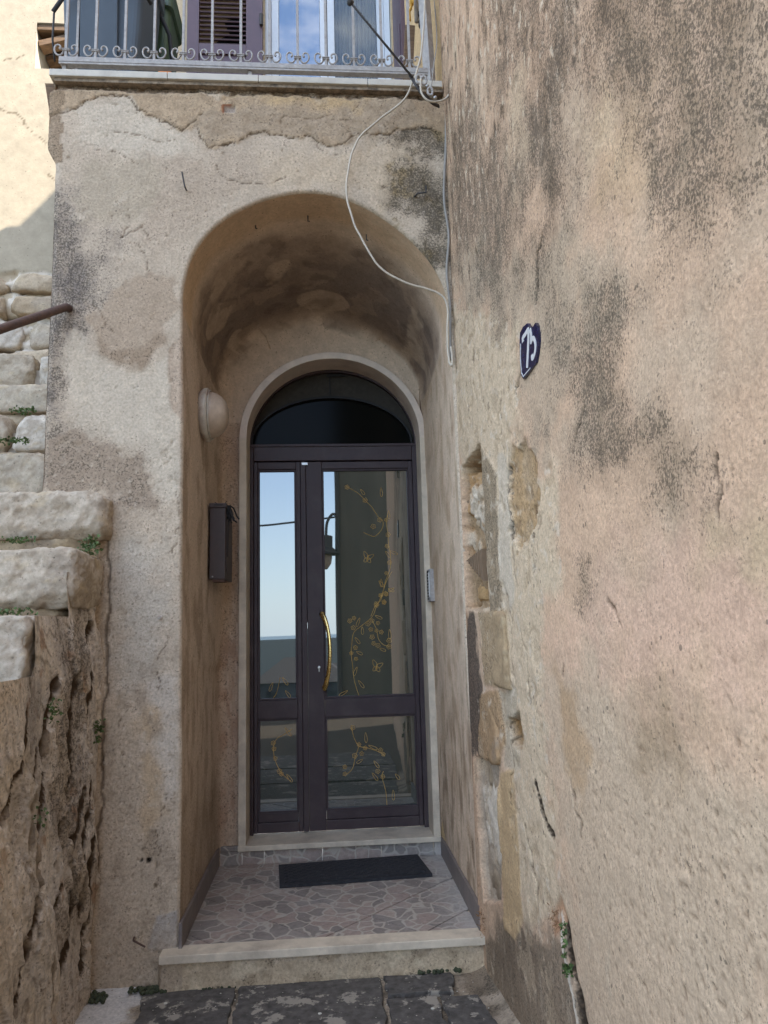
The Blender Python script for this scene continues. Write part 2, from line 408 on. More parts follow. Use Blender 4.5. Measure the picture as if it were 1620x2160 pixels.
class MB:
    def __init__(s): s.bm = bmesh.new()
    def box(s, lo, hi, bevel=0.0, rot=None, pivot=None):
        lo, hi = Vector(lo), Vector(hi)
        r = bmesh.ops.create_cube(s.bm, size=1.0)
        vs = r['verts']; c = (lo + hi) / 2; d = hi - lo
        for v in vs:
            v.co = Vector((v.co.x * d.x, v.co.y * d.y, v.co.z * d.z)) + c
        if bevel:
            es = list({e for v in vs for e in v.link_edges})
            rr = bmesh.ops.bevel(s.bm, geom=es, offset=bevel, segments=2, profile=0.6, affect='EDGES')
            vs = list({v for f in rr['faces'] for v in f.verts} | {v for v in vs if v.is_valid})
        if rot is not None:
            p = Vector(pivot) if pivot is not None else c
            for v in vs: v.co = rot @ (v.co - p) + p
        return s
    def tube(s, pts, r, seg=8, caps=True, flat=None):
        pts = [Vector(p) for p in pts]
        n = len(pts)
        rs = r if isinstance(r, (list, tuple)) else [r] * n
        rings = []
        prev = None
        for i, p in enumerate(pts):
            t = (pts[min(i + 1, n - 1)] - pts[max(i - 1, 0)]).normalized()
            if prev is None:
                a = t.cross(Vector((0, 0, 1)))
                if a.length < 1e-3: a = t.cross(Vector((0, 1, 0)))
                a.normalize()
            else:
                a = (prev - t * prev.dot(t)).normalized()
            b = t.cross(a)
            prev = a
            ring = []
            for k in range(seg):
                th = 2 * math.pi * k / seg
                fb = 1.0 if flat is None else flat
                ring.append(s.bm.verts.new(p + (a * math.cos(th) * fb + b * math.sin(th)) * rs[i]))
            rings.append(ring)
        for i in range(n - 1):
            for k in range(seg):
                s.bm.faces.new((rings[i][k], rings[i][(k + 1) % seg], rings[i + 1][(k + 1) % seg], rings[i + 1][k]))
        if caps and seg > 2:
            s.bm.faces.new(rings[0][::-1]); s.bm.faces.new(rings[-1])
        return s
    def prism(s, poly, axis, a, b):
        """extrude a 2-D polygon; axis 'y': poly in (x,z); 'x': (y,z); 'z': (x,y)"""
        def mk(p, t):
            if axis == 'y': return (p[0], t, p[1])
            if axis == 'x': return (t, p[0], p[1])
            return (p[0], p[1], t)
        A = [s.bm.verts.new(mk(p, a)) for p in poly]
        B = [s.bm.verts.new(mk(p, b)) for p in poly]
        n = len(poly)
        s.bm.faces.new(A); s.bm.faces.new(B[::-1])
        for i in range(n):
            s.bm.faces.new((A[i], B[i], B[(i + 1) % n], A[(i + 1) % n]))
        return s
    def lathe(s, prof, origin, axis='z', seg=24):
        """prof: (radius, height) list"""
        o = Vector(origin); rings = []
        for (r, h) in prof:
            ring = []
            for k in range(seg):
                th = 2 * math.pi * k / seg
                c, d = r * math.cos(th), r * math.sin(th)
                v = {'z': (c, d, h), 'x': (h, c, d), 'y': (c, h, d)}[axis]
                ring.append(s.bm.verts.new(o + Vector(v)))
            rings.append(ring)
        for i in range(len(rings) - 1):
            for k in range(seg):
                s.bm.faces.new((rings[i][k], rings[i][(k + 1) % seg], rings[i + 1][(k + 1) % seg], rings[i + 1][k]))
        for ring in (rings[0], rings[-1]):
            try: s.bm.faces.new(ring)
            except ValueError: pass
        return s
    def build(s, name, mat, parent=None, smooth=False, origin=None):
        bmesh.ops.recalc_face_normals(s.bm, faces=s.bm.faces[:])
        me = bpy.data.meshes.new(name)
        s.bm.to_mesh(me); s.bm.free()
        if smooth:
            me.polygons.foreach_set('use_smooth', np.full(len(me.polygons), True))
        return link(name, me, mat, parent)

def catmull(pts, n):
    P = np.array(pts, float)
    P = np.vstack([2 * P[0] - P[1], P, 2 * P[-1] - P[-2]])
    out = []
    segs = len(P) - 3
    for i in range(segs):
        p0, p1, p2, p3 = P[i:i + 4]
        for t in np.linspace(0, 1, n, endpoint=False):
            out.append(0.5 * ((2 * p1) + (-p0 + p2) * t + (2 * p0 - 5 * p1 + 4 * p2 - p3) * t * t + (-p0 + 3 * p1 - 3 * p2 + p3) * t ** 3))
    out.append(P[-2])
    return np.array(out)

def resample(P, n):
    P = np.asarray(P, float)
    d = np.r_[0, np.cumsum(np.linalg.norm(np.diff(P, axis=0), axis=1))]
    t = np.linspace(0, d[-1], n)
    return np.stack([np.interp(t, d, P[:, k]) for k in range(P.shape[1])], 1)

# ------------------------------------------------------------------ materials
def new_mat(name):
    m = bpy.data.materials.new(name)
    m.use_nodes = True
    nt = m.node_tree
    b = nt.nodes['Principled BSDF']
    return m, nt, b

def plaster_mat(name, grain=90, speck=140, stretch=1.0, bump=0.5, dist=0.004, coarse=18, rough=0.95, mott=0.26, pit=0.3, pitscale=55, pitcol=0.45):
    m, nt, b = new_mat(name)
    N, L = nt.nodes, nt.links
    b.inputs['Roughness'].default_value = rough
    b.inputs['Specular IOR Level'].default_value = 0.15
    at = N.new('ShaderNodeVertexColor'); at.layer_name = 'Col'
    t = N.new('ShaderNodeTexCoord')
    mp = N.new('ShaderNodeMapping'); mp.inputs['Scale'].default_value = (1, 1, stretch)
    L.new(t.outputs['Object'], mp.inputs['Vector'])
    def noise(sc, det=4, rg=0.6):
        n = N.new('ShaderNodeTexNoise'); n.inputs['Scale'].default_value = sc
        n.inputs['Detail'].default_value = det; n.inputs['Roughness'].default_value = rg
        L.new(mp.outputs['Vector'], n.inputs['Vector']); return n
    n1 = noise(grain, 5, 0.65); n2 = noise(speck, 5, 0.75); n3 = noise(coarse, 6, 0.6); n4 = noise(6, 3, 0.5)
    # speckle: threshold falls as the painted amount rises
    th = N.new('ShaderNodeMapRange'); th.inputs['From Min'].default_value = 0; th.inputs['From Max'].default_value = 1
    th.inputs['To Min'].default_value = 0.34; th.inputs['To Max'].default_value = 0.62
    L.new(at.outputs['Alpha'], th.inputs['Value'])
    mn4 = N.new('ShaderNodeMath'); mn4.operation = 'MULTIPLY_ADD'; mn4.inputs[1].default_value = 0.35; mn4.inputs[2].default_value = -0.175
    L.new(n3.outputs['Fac'], mn4.inputs[0])
    ad = N.new('ShaderNodeMath'); ad.operation = 'ADD'; L.new(th.outputs['Result'], ad.inputs[0]); L.new(mn4.outputs['Value'], ad.inputs[1])
    sub = N.new('ShaderNodeMath'); sub.operation = 'SUBTRACT'; L.new(ad.outputs['Value'], sub.inputs[0]); L.new(n2.outputs['Fac'], sub.inputs[1])
    sm = N.new('ShaderNodeMapRange'); sm.inputs['From Min'].default_value = -0.02; sm.inputs['From Max'].default_value = 0.10
    L.new(sub.outputs['Value'], sm.inputs['Value'])
    sm2 = N.new('ShaderNodeMath'); sm2.operation = 'MULTIPLY'; sm2.inputs[1].default_value = 0.72
    L.new(sm.outputs['Result'], sm2.inputs[0])
    # grain brightness
    g = N.new('ShaderNodeMapRange'); g.inputs['From Min'].default_value = 0.25; g.inputs['From Max'].default_value = 0.75
    g.inputs['To Min'].default_value = 1 - mott; g.inputs['To Max'].default_value = 1 + mott
    L.new(n1.outputs['Fac'], g.inputs['Value'])
    g2 = N.new('ShaderNodeMapRange'); g2.inputs['From Min'].default_value = 0.25; g2.inputs['From Max'].default_value = 0.75
    g2.inputs['To Min'].default_value = 0.86; g2.inputs['To Max'].default_value = 1.12
    L.new(n3.outputs['Fac'], g2.inputs['Value'])
    gm = N.new('ShaderNodeMath'); gm.operation = 'MULTIPLY'; L.new(g.outputs['Result'], gm.inputs[0]); L.new(g2.outputs['Result'], gm.inputs[1])
    cm = N.new('ShaderNodeVectorMath'); cm.operation = 'SCALE'; L.new(at.outputs['Color'], cm.inputs[0]); L.new(gm.outputs['Value'], cm.inputs['Scale'])
    dk = N.new('ShaderNodeMix'); dk.data_type = 'RGBA'; dk.inputs['B'].default_value = (0.045, 0.037, 0.028, 1)
    L.new(cm.outputs['Vector'], dk.inputs['A']); L.new(sm2.outputs['Value'], dk.inputs['Factor'])
    L.new(dk.outputs['Result'], b.inputs['Base Color'])
    # scattered dark pits
    vp = N.new('ShaderNodeTexVoronoi'); vp.inputs['Scale'].default_value = pitscale
    L.new(mp.outputs['Vector'], vp.inputs['Vector'])
    spc = N.new('ShaderNodeSeparateColor'); L.new(vp.outputs['Color'], spc.inputs['Color'])
    rnd_ = N.new('ShaderNodeMapRange'); rnd_.inputs['From Min'].default_value = 0.72; rnd_.inputs['From Max'].default_value = 1.0; rnd_.inputs['To Min'].default_value = 0.0; rnd_.inputs['To Max'].default_value = 0.24
    L.new(spc.outputs['Red'], rnd_.inputs['Value'])
    cp_ = N.new('ShaderNodeMath'); cp_.operation = 'LESS_THAN'; L.new(vp.outputs['Distance'], cp_.inputs[0]); L.new(rnd_.outputs['Result'], cp_.inputs[1])
    cpm = N.new('ShaderNodeMath'); cpm.operation = 'MULTIPLY'; cpm.inputs[1].default_value = pitcol; L.new(cp_.outputs['Value'], cpm.inputs[0])
    dk2 = N.new('ShaderNodeMix'); dk2.data_type = 'RGBA'; dk2.inputs['B'].default_value = (0.10, 0.078, 0.055, 1)
    L.new(dk.outputs['Result'], dk2.inputs['A']); L.new(cpm.outputs['Value'], dk2.inputs['Factor'])
    L.new(dk2.outputs['Result'], b.inputs['Base Color'])
    # bump
    v = N.new('ShaderNodeTexVoronoi'); v.inputs['Scale'].default_value = 45
    L.new(mp.outputs['Vector'], v.inputs['Vector'])
    pr = N.new('ShaderNodeMapRange'); pr.inputs['From Min'].default_value = 0.0; pr.inputs['From Max'].default_value = 0.22
    pr.inputs['To Min'].default_value = -pit; pr.inputs['To Max'].default_value = 0
    L.new(v.outputs['Distance'], pr.inputs['Value'])
    s1 = N.new('ShaderNodeMath'); s1.operation = 'MULTIPLY_ADD'; s1.inputs[1].default_value = 1.0
    L.new(n1.outputs['Fac'], s1.inputs[0]); L.new(pr.outputs['Result'], s1.inputs[2])
    s2 = N.new('ShaderNodeMath'); s2.operation = 'MULTIPLY_ADD'; s2.inputs[1].default_value = 1.6
    L.new(n3.outputs['Fac'], s2.inputs[0]); L.new(s1.outputs['Value'], s2.inputs[2])
    bp = N.new('ShaderNodeBump'); bp.inputs['Strength'].default_value = bump; bp.inputs['Distance'].default_value = dist
    L.new(s2.outputs['Value'], bp.inputs['Height'])
    L.new(bp.outputs['Normal'], b.inputs['Normal'])
    return m

def simple_mat(name, rgb, rough=0.5, metal=0.0, var=0.15, scale=40, bump=0.0, spec=0.5, dirt=None, dirt_amt=0.5, stretch=(1, 1, 1), coat=0.0, dirt_lo=0.48, dirt_hi=0.68):
    """plain surface with some noise in its colour, roughness and relief"""
    m, nt, b = new_mat(name)
    N, L = nt.nodes, nt.links
    t = N.new('ShaderNodeTexCoord')
    mp = N.new('ShaderNodeMapping'); mp.inputs['Scale'].default_value = stretch
    L.new(t.outputs['Object'], mp.inputs['Vector'])
    n = N.new('ShaderNodeTexNoise'); n.inputs['Scale'].default_value = scale; n.inputs['Detail'].default_value = 6
    n.inputs['Roughness'].default_value = 0.62
    L.new(mp.outputs['Vector'], n.inputs['Vector'])
    r = N.new('ShaderNodeMapRange'); r.inputs['From Min'].default_value = 0.3; r.inputs['From Max'].default_value = 0.7
    r.inputs['To Min'].default_value = 1 - var; r.inputs['To Max'].default_value = 1 + var
    L.new(n.outputs['Fac'], r.inputs['Value'])
    s = N.new('ShaderNodeVectorMath'); s.operation = 'SCALE'; s.inputs[0].default_value = rgb[:3]
    L.new(r.outputs['Result'], s.inputs['Scale'])
    out = s.outputs['Vector']
    if dirt:
        n2 = N.new('ShaderNodeTexNoise'); n2.inputs['Scale'].default_value = scale * 0.3; n2.inputs['Detail'].default_value = 8
        n2.inputs['Roughness'].default_value = 0.7
        L.new(mp.outputs['Vector'], n2.inputs['Vector'])
        rr = N.new('ShaderNodeMapRange'); rr.inputs['From Min'].default_value = dirt_lo; rr.inputs['From Max'].default_value = dirt_hi
        rr.inputs['To Max'].default_value = dirt_amt
        L.new(n2.outputs['Fac'], rr.inputs['Value'])
        mx = N.new('ShaderNodeMix'); mx.data_type = 'RGBA'; mx.inputs['B'].default_value = (*dirt, 1)
        L.new(rr.outputs['Result'], mx.inputs['Factor']); L.new(out, mx.inputs['A']); out = mx.outputs['Result']
    L.new(out, b.inputs['Base Color'])
    r3 = N.new('ShaderNodeMapRange'); r3.inputs['To Min'].default_value = max(0.02, rough - 0.1); r3.inputs['To Max'].default_value = min(1, rough + 0.12)
    L.new(n.outputs['Fac'], r3.inputs['Value']); L.new(r3.outputs['Result'], b.inputs['Roughness'])
    b.inputs['Metallic'].default_value = metal
    b.inputs['Specular IOR Level'].default_value = spec
    b.inputs['Coat Weight'].default_value = coat
    if bump:
        bp = N.new('ShaderNodeBump'); bp.inputs['Strength'].default_value = bump; bp.inputs['Distance'].default_value = 0.003
        L.new(n.outputs['Fac'], bp.inputs['Height']); L.new(bp.outputs['Normal'], b.inputs['Normal'])
    return m

def glass_mat(name, rgb, ior=2.7, rough=0.012):
    m, nt, b = new_mat(name)
    b.inputs['Base Color'].default_value = (*rgb, 1)
    b.inputs['Roughness'].default_value = rough
    b.inputs['IOR'].default_value = ior
    N, L = nt.nodes, nt.links
    t = N.new('ShaderNodeTexCoord')
    n = N.new('ShaderNodeTexNoise'); n.inputs['Scale'].default_value = 1.6; n.inputs['Detail'].default_value = 1
    L.new(t.outputs['Object'], n.inputs['Vector'])
    bp = N.new('ShaderNodeBump'); bp.inputs['Strength'].default_value = 0.12; bp.inputs['Distance'].default_value = 0.006
    L.new(n.outputs['Fac'], bp.inputs['Height']); L.new(bp.outputs['Normal'], b.inputs['Normal'])
    return m

def stone_tile_mat(name, cell=9.0, rot=0.0):
    """ceramic tile printed with crazy paving"""
    m, nt, b = new_mat(name)
    N, L = nt.nodes, nt.links
    t = N.new('ShaderNodeTexCoord')
    # distorted coordinates
    n0 = N.new('ShaderNodeTexNoise'); n0.inputs['Scale'].default_value = 7; n0.inputs['Detail'].default_value = 2
    L.new(t.outputs['Object'], n0.inputs['Vector'])
    vm = N.new('ShaderNodeVectorMath'); vm.operation = 'MULTIPLY_ADD'; vm.inputs[1].default_value = (0.11, 0.11, 0.11)
    L.new(n0.outputs['Color'], vm.inputs[0]); L.new(t.outputs['Object'], vm.inputs[2])
    v = N.new('ShaderNodeTexVoronoi'); v.feature = 'DISTANCE_TO_EDGE'; v.inputs['Scale'].default_value = cell
    v2 = N.new('ShaderNodeTexVoronoi'); v2.inputs['Scale'].default_value = cell
    L.new(vm.outputs['Vector'], v.inputs['Vector']); L.new(vm.outputs['Vector'], v2.inputs['Vector'])
    sp = N.new('ShaderNodeSeparateColor'); L.new(v2.outputs['Color'], sp.inputs['Color'])
    cr = N.new('ShaderNodeValToRGB')
    e = cr.color_ramp.elements
    e[0].position = 0; e[0].color = (0.17, 0.135, 0.115, 1)
    e[1].position = 1; e[1].color = (0.38, 0.27, 0.21, 1)
    for p, c in ((0.35, (0.22, 0.175, 0.145, 1)), (0.5, (0.29, 0.205, 0.165, 1)), (0.75, (0.34, 0.25, 0.20, 1))):
        k = e.new(p); k.color = c
    cr.color_ramp.interpolation = 'CONSTANT'
    L.new(sp.outputs['Red'], cr.inputs['Fac'])
    n1 = N.new('ShaderNodeTexNoise'); n1.inputs['Scale'].default_value = 45; n1.inputs['Detail'].default_value = 6; n1.inputs['Roughness'].default_value = 0.7
    L.new(t.outputs['Object'], n1.inputs['Vector'])
    r = N.new('ShaderNodeMapRange'); r.inputs['From Min'].default_value = 0.3; r.inputs['From Max'].default_value = 0.7
    r.inputs['To Min'].default_value = 0.6; r.inputs['To Max'].default_value = 1.35
    L.new(n1.outputs['Fac'], r.inputs['Value'])
    s = N.new('ShaderNodeVectorMath'); s.operation = 'SCALE'; L.new(cr.outputs['Color'], s.inputs[0]); L.new(r.outputs['Result'], s.inputs['Scale'])
    gm = N.new('ShaderNodeMapRange'); gm.inputs['From Min'].default_value = 0.030; gm.inputs['From Max'].default_value = 0.070
    L.new(v.outputs['Distance'], gm.inputs['Value'])
    mx = N.new('ShaderNodeMix'); mx.data_type = 'RGBA'; mx.inputs['A'].default_value = (0.42, 0.36, 0.29, 1)
    L.new(gm.outputs['Result'], mx.inputs['Factor']); L.new(s.outputs['Vector'], mx.inputs['B'])
    # dust
    n2 = N.new('ShaderNodeTexNoise'); n2.inputs['Scale'].default_value = 4; n2.inputs['Detail'].default_value = 8; n2.inputs['Roughness'].default_value = 0.7
    L.new(t.outputs['Object'], n2.inputs['Vector'])
    dr = N.new('ShaderNodeMapRange'); dr.inputs['From Min'].default_value = 0.4; dr.inputs['From Max'].default_value = 0.75; dr.inputs['To Min'].default_value = 0.12; dr.inputs['To Max'].default_value = 0.5
    L.new(n2.outputs['Fac'], dr.inputs['Value'])
    # drift of pale dust swept against the right-hand wall
    sx_ = N.new('ShaderNodeSeparateXYZ'); L.new(t.outputs['Object'], sx_.inputs['Vector'])
    xr = N.new('ShaderNodeMapRange'); xr.inputs['From Min'].default_value = 0.93; xr.inputs['From Max'].default_value = 1.13; xr.inputs['To Max'].default_value = 0.85
    L.new(sx_.outputs['X'], xr.inputs['Value'])
    nn = N.new('ShaderNodeMath'); nn.operation = 'MULTIPLY'; L.new(xr.outputs['Result'], nn.inputs[0])
    r9 = N.new('ShaderNodeMapRange'); r9.inputs['From Min'].default_value = 0.3; r9.inputs['From Max'].default_value = 0.6; r9.inputs['To Min'].default_value = 0.6
    L.new(n1.outputs['Fac'], r9.inputs['Value']); L.new(r9.outputs['Result'], nn.inputs[1])
    am = N.new('ShaderNodeMath'); am.operation = 'MAXIMUM'; L.new(dr.outputs['Result'], am.inputs[0]); L.new(nn.outputs['Value'], am.inputs[1])
    mx2 = N.new('ShaderNodeMix'); mx2.data_type = 'RGBA'; mx2.inputs['B'].default_value = (0.48, 0.44, 0.39, 1)
    L.new(am.outputs['Value'], mx2.inputs['Factor']); L.new(mx.outputs['Result'], mx2.inputs['A'])
    # crumbs
    n3 = N.new('ShaderNodeTexNoise'); n3.inputs['Scale'].default_value = 110; n3.inputs['Detail'].default_value = 2
    L.new(t.outputs['Object'], n3.inputs['Vector'])
    cr3 = N.new('ShaderNodeMapRange'); cr3.inputs['From Min'].default_value = 0.73; cr3.inputs['From Max'].default_value = 0.77; cr3.inputs['To Max'].default_value = 0.8
    L.new(n3.outputs['Fac'], cr3.inputs['Value'])
    mx3 = N.new('ShaderNodeMix'); mx3.data_type = 'RGBA'; mx3.inputs['B'].default_value = (0.5, 0.46, 0.4, 1)
    L.new(cr3.outputs['Result'], mx3.inputs['Factor']); L.new(mx2.outputs['Result'], mx3.inputs['A'])
    L.new(mx3.outputs['Result'], b.inputs['Base Color'])
    b.inputs['Roughness'].default_value = 0.6
    bp = N.new('ShaderNodeBump'); bp.inputs['Strength'].default_value = 0.5; bp.inputs['Distance'].default_value = 0.002
    ad = N.new('ShaderNodeMath'); ad.operation = 'ADD'; L.new(gm.outputs['Result'], ad.inputs[0]); L.new(n1.outputs['Fac'], ad.inputs[1])
    L.new(ad.outputs['Value'], bp.inputs['Height']); L.new(bp.outputs['Normal'], b.inputs['Normal'])
    return m

MAT = {}
MAT['facade'] = plaster_mat('weathered_plaster', grain=95, speck=120, bump=0.65, dist=0.003, mott=0.28)
MAT['vault'] = plaster_mat('niche_plaster', grain=70, speck=100, bump=0.4, dist=0.003, mott=0.14)
MAT['side'] = plaster_mat('streaked_plaster', grain=120, speck=160, stretch=0.85, bump=0.65, dist=0.004, coarse=22, mott=0.27, pit=0.5, pitscale=42, pitcol=0.6)
MAT['rock'] = plaster_mat('rough_rubble', grain=80, speck=100, bump=0.8, dist=0.006, coarse=24, mott=0.3)
MAT['lime'] = plaster_mat('limestone', grain=80, speck=90, bump=0.55, dist=0.004, coarse=26, mott=0.2)
MAT['cream'] = plaster_mat('cream_plaster', grain=60, speck=90, bump=0.25, dist=0.003, mott=0.06)
MAT['marble'] = simple_mat('travertine_trim', (0.62, 0.52, 0.39), 0.6, var=0.14, scale=16, bump=0.3, dirt=(0.30, 0.24, 0.18), dirt_amt=0.6)
MAT['pinkmarble'] = simple_mat('pinkish_marble', (0.66, 0.54, 0.43), 0.5, var=0.10, scale=16, bump=0.1, dirt=(0.30, 0.22, 0.17), dirt_amt=0.4)
MAT['slabmarble'] = simple_mat('balcony_marble', (0.55, 0.50, 0.41), 0.55, var=0.10, scale=12, bump=0.2, dirt=(0.25, 0.2, 0.15), dirt_amt=0.5)
MAT['door'] = simple_mat('plum_brown_aluminium', (0.050, 0.031, 0.033), 0.5, var=0.14, scale=18, bump=0.05, spec=0.35, dirt=(0.12, 0.095, 0.085), dirt_amt=0.28)
MAT['gasket'] = simple_mat('black_gasket', (0.008, 0.008, 0.009), 0.7)
MAT['glass'] = glass_mat('reflective_door_glass', (0.036, 0.044, 0.034), 2.45)
MAT['winglass'] = glass_mat('window_glass', (0.02, 0.025, 0.03), 2.9)
MAT['fanreflection'] = simple_mat('soffit_reflection', (0.050, 0.044, 0.036), 0.8, var=0.2, spec=0.1)  # opaque colour for the marble soffit mirrored in the fanlight
MAT['fanglass'] = glass_mat('fanlight_glass', (0.006, 0.006, 0.005), 1.12, 0.1)
MAT['brass'] = simple_mat('polished_brass', (0.92, 0.68, 0.26), 0.26, metal=1.0, var=0.08, scale=60)
MAT['steel'] = simple_mat('brushed_steel', (0.45, 0.44, 0.42), 0.35, metal=1.0, var=0.1, scale=80)
MAT['gold'] = simple_mat('gold_line', (0.62, 0.38, 0.11), 0.5, var=0.2, scale=60)
MAT['rail'] = simple_mat('galvanised_iron', (0.38, 0.35, 0.32), 0.6, metal=0.0, var=0.18, scale=60, bump=0.2, dirt=(0.14, 0.10, 0.075), dirt_amt=0.35)
MAT['darkiron'] = simple_mat('dark_iron', (0.055, 0.048, 0.044), 0.6, metal=0.3, var=0.3, scale=80, bump=0.3)
MAT['rust'] = simple_mat('rusty_pipe', (0.085, 0.047, 0.034), 0.8, var=0.35, scale=70, bump=0.5, dirt=(0.15, 0.075, 0.04), dirt_amt=0.5)
MAT['shutter'] = simple_mat('plum_shutter_paint', (0.085, 0.045, 0.055), 0.45, var=0.12, scale=25, bump=0.05)
MAT['white'] = simple_mat('white_window_frame', (0.62, 0.64, 0.66), 0.4, var=0.05)
m_c, nt_c, b_c = new_mat('clear_glass'); b_c.inputs['Transmission Weight'].default_value = 1.0; b_c.inputs['Roughness'].default_value = 0.0; b_c.inputs['Base Color'].default_value = (0.8, 0.85, 0.8, 1)
MAT['clear'] = m_c
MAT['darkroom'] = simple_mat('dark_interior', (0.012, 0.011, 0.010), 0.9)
MAT['curtain'] = simple_mat('dark_curtain', (0.10, 0.09, 0.06), 0.9, var=0.6, scale=6, stretch=(4, 1, 0.4))
MAT['binblue'] = simple_mat('slate_blue_plastic', (0.062, 0.080, 0.098), 0.6, var=0.12, scale=8, bump=0.05)
MAT['bingreen'] = simple_mat('dark_green_plastic', (0.035, 0.07, 0.03), 0.5, var=0.3, scale=12)
MAT['black'] = simple_mat('black_rubber', (0.018, 0.017, 0.017), 0.75, var=0.25, scale=60, bump=0.2)
MAT['orange'] = simple_mat('orange_plastic', (0.65, 0.20, 0.03), 0.5)
MAT['yellow'] = simple_mat('yellow_valve_paint', (0.60, 0.32, 0.03), 0.5, var=0.15)
MAT['cablecream'] = simple_mat('cream_cable', (0.52, 0.45, 0.35), 0.6, var=0.1, scale=30)
MAT['cablegrey'] = simple_mat('grey_cable', (0.27, 0.245, 0.21), 0.7, var=0.15, scale=30)
MAT['mailbox'] = simple_mat('brown_mailbox_metal', (0.060, 0.040, 0.036), 0.5, var=0.12, scale=30, dirt=(0.11, 0.08, 0.06), dirt_amt=0.3)
MAT['lampglass'] = simple_mat('yellowed_lamp_glass', (0.60, 0.48, 0.37), 0.35, var=0.12, scale=25, dirt=(0.20, 0.13, 0.08), dirt_amt=0.35, coat=0.3)
MAT['lampbase'] = simple_mat('chipped_white_enamel', (0.55, 0.50, 0.42), 0.5, var=0.15, scale=40, dirt=(0.25, 0.09, 0.03), dirt_amt=0.9)
MAT['tile'] = stone_tile_mat('crazy_paving_tile', 12.5)
MAT['skirt'] = simple_mat('brown_skirting_tile', (0.17, 0.138, 0.125), 0.5, var=0.25, scale=26, bump=0.15, dirt=(0.26, 0.22, 0.18), dirt_amt=0.55)
MAT['mat'] = simple_mat('charcoal_doormat', (0.020, 0.020, 0.023), 0.85, var=0.3, scale=160, bump=0.6, dirt=(0.09, 0.085, 0.08), dirt_amt=0.3)
MAT['slate'] = simple_mat('dark_paving_stone', (0.092, 0.082, 0.072), 0.9, var=0.45, scale=34, bump=1.0, spec=0.25, dirt=(0.30, 0.265, 0.215), dirt_amt=1.0, dirt_lo=0.55, dirt_hi=0.585)
MAT['enamel'] = simple_mat('blue_enamel', (0.008, 0.010, 0.045), 0.25, var=0.2, coat=0.4)
MAT['enamelwhite'] = simple_mat('white_enamel', (0.62, 0.60, 0.56), 0.35, var=0.08)
MAT['terracotta'] = simple_mat('hollow_brick', (0.20, 0.13, 0.075), 0.85, var=0.12, scale=40, bump=0.3)
MAT['wood'] = simple_mat('old_timber', (0.16, 0.095, 0.05), 0.8, var=0.4, scale=14, bump=0.4, stretch=(1, 6, 6))
MAT['leaf'] = simple_mat('small_leaves', (0.075, 0.115, 0.03), 0.7, var=0.5, scale=30)
MAT['moss'] = simple_mat('dull_moss', (0.045, 0.052, 0.025), 0.9, var=0.5, scale=60, bump=0.6)
MAT['dry'] = simple_mat('dry_roots', (0.24, 0.13, 0.06), 0.9, var=0.4)

# =================================================================== GROUND, SEA, PAVEMENT
def ground():
    def ax(a, b, h): return list(np.arange(a, b, h))
    xs = np.array([-3000, -800, -200, -60, -20, -8, -4, -2.5] + ax(-1.6, 1.8, 0.012) + [2.6, 4, 8, 20, 60, 200, 800, 3000])
    ys = np.array([-3000, -900, -300, -120, -60, -30, -14] + ax(-9, -1.3, 0.35) + ax(-1.2, 0.12, 0.012) + [0.3, 1, 2, 5, 20, 60, 300, 1500, 4000])
    X, Y = np.meshgrid(xs, ys, indexing='ij')
    p = Paint(X, Y, (158, 147, 130), 0.3)
    p.vary(7, 0.22, 5); p.vary(40, 0.16, 8)
    p.lay(sstep(0.05, 0.35, fbm(X, Y, 5, 4, 61)), (120, 108, 92), 0.7, 0.6)
    p.lay(sstep(-0.05, 0.2, fbm(X, Y, 8, 5, 64)) * (X > -0.1), (106, 97, 84), 0.8, 0.6)
    p.lay(sstep(1.1, 2.0, -Y), (84, 78, 69), 0.95)
    p.poly([(-0.42, 0.1), (-0.10, 0.1), (-0.13, -0.2), (-0.06, -0.5), (-0.42, -0.5)], (205, 204, 200), 0.02, 0.05, 0.9, 0.05)
    p.lay((1 - sstep(0.0, 0.05, np.abs(Y + 0.02) + 0.03 * fbm(X, Y, 11, 3, 9))) * (X > -0.1), (112, 100, 80), 0.6, 0.7)
    Z = -0.14 + 0.006 * fbm(X, Y, 6, 3, 2) + 0.003 * fbm(X, Y, 40, 3, 4)
    far = sstep(9, 40, np.hypot(X, Y + 2))                 # the village falls away down the hill
    Z = Z - 16 * far * (Y < 5) - 24 * sstep(60, 300, np.hypot(X, Y)) * (Y < 5)
    p.lay(sstep(3.5, 8, np.hypot(X, Y + 2)), (96, 98, 84), 0.95)
    p.lay(sstep(14, 30, np.hypot(X, Y + 2)), (48, 62, 66), 0.95)
    # mortar run up against the step and the right-hand wall
    fil = np.exp(-np.abs(Y + 0.0) / 0.03) * 0.012 + np.exp(-np.abs(X - 1.16 + 0.06 * Y) / 0.05) * 0.05 * (Y > -1.5)
    near = (np.abs(X) < 1.7) & (Y > -1.4) & (Y < 0.2)
    Z = Z + fil * near
    C = np.dstack([p.c, p.a])
    o = grid_mesh('ground', np.dstack([X, Y, Z]), C, MAT['facade'])
    tag(o, 'pale worn mortar ground at the foot of the step', kind='structure')
    return o
g = ground()

def sea():
    mb = MB(); mb.box((-4000, -5000, -46), (4000, -330, -45))
    m = simple_mat('sea_water', (0.03, 0.09, 0.13), 0.25, var=0.1, scale=0.05)
    tag(mb.build('sea', m), 'blue sea below the village mirrored in the door glass', kind='structure')
sea()

def blob_poly(pts, n, amp, seed, sc=6):
    """densify a closed outline and roughen it"""
    P = resample(np.array(pts + [pts[0]]), n + 1)[:-1]
    c = P.mean(0)
    k = fbm(P[:, 0] + 3.3 * seed, P[:, 1], sc, 4, seed)
    d = P - c; L = np.linalg.norm(d, axis=1, keepdims=True)
    return P + d / L * (k[:, None] * amp)

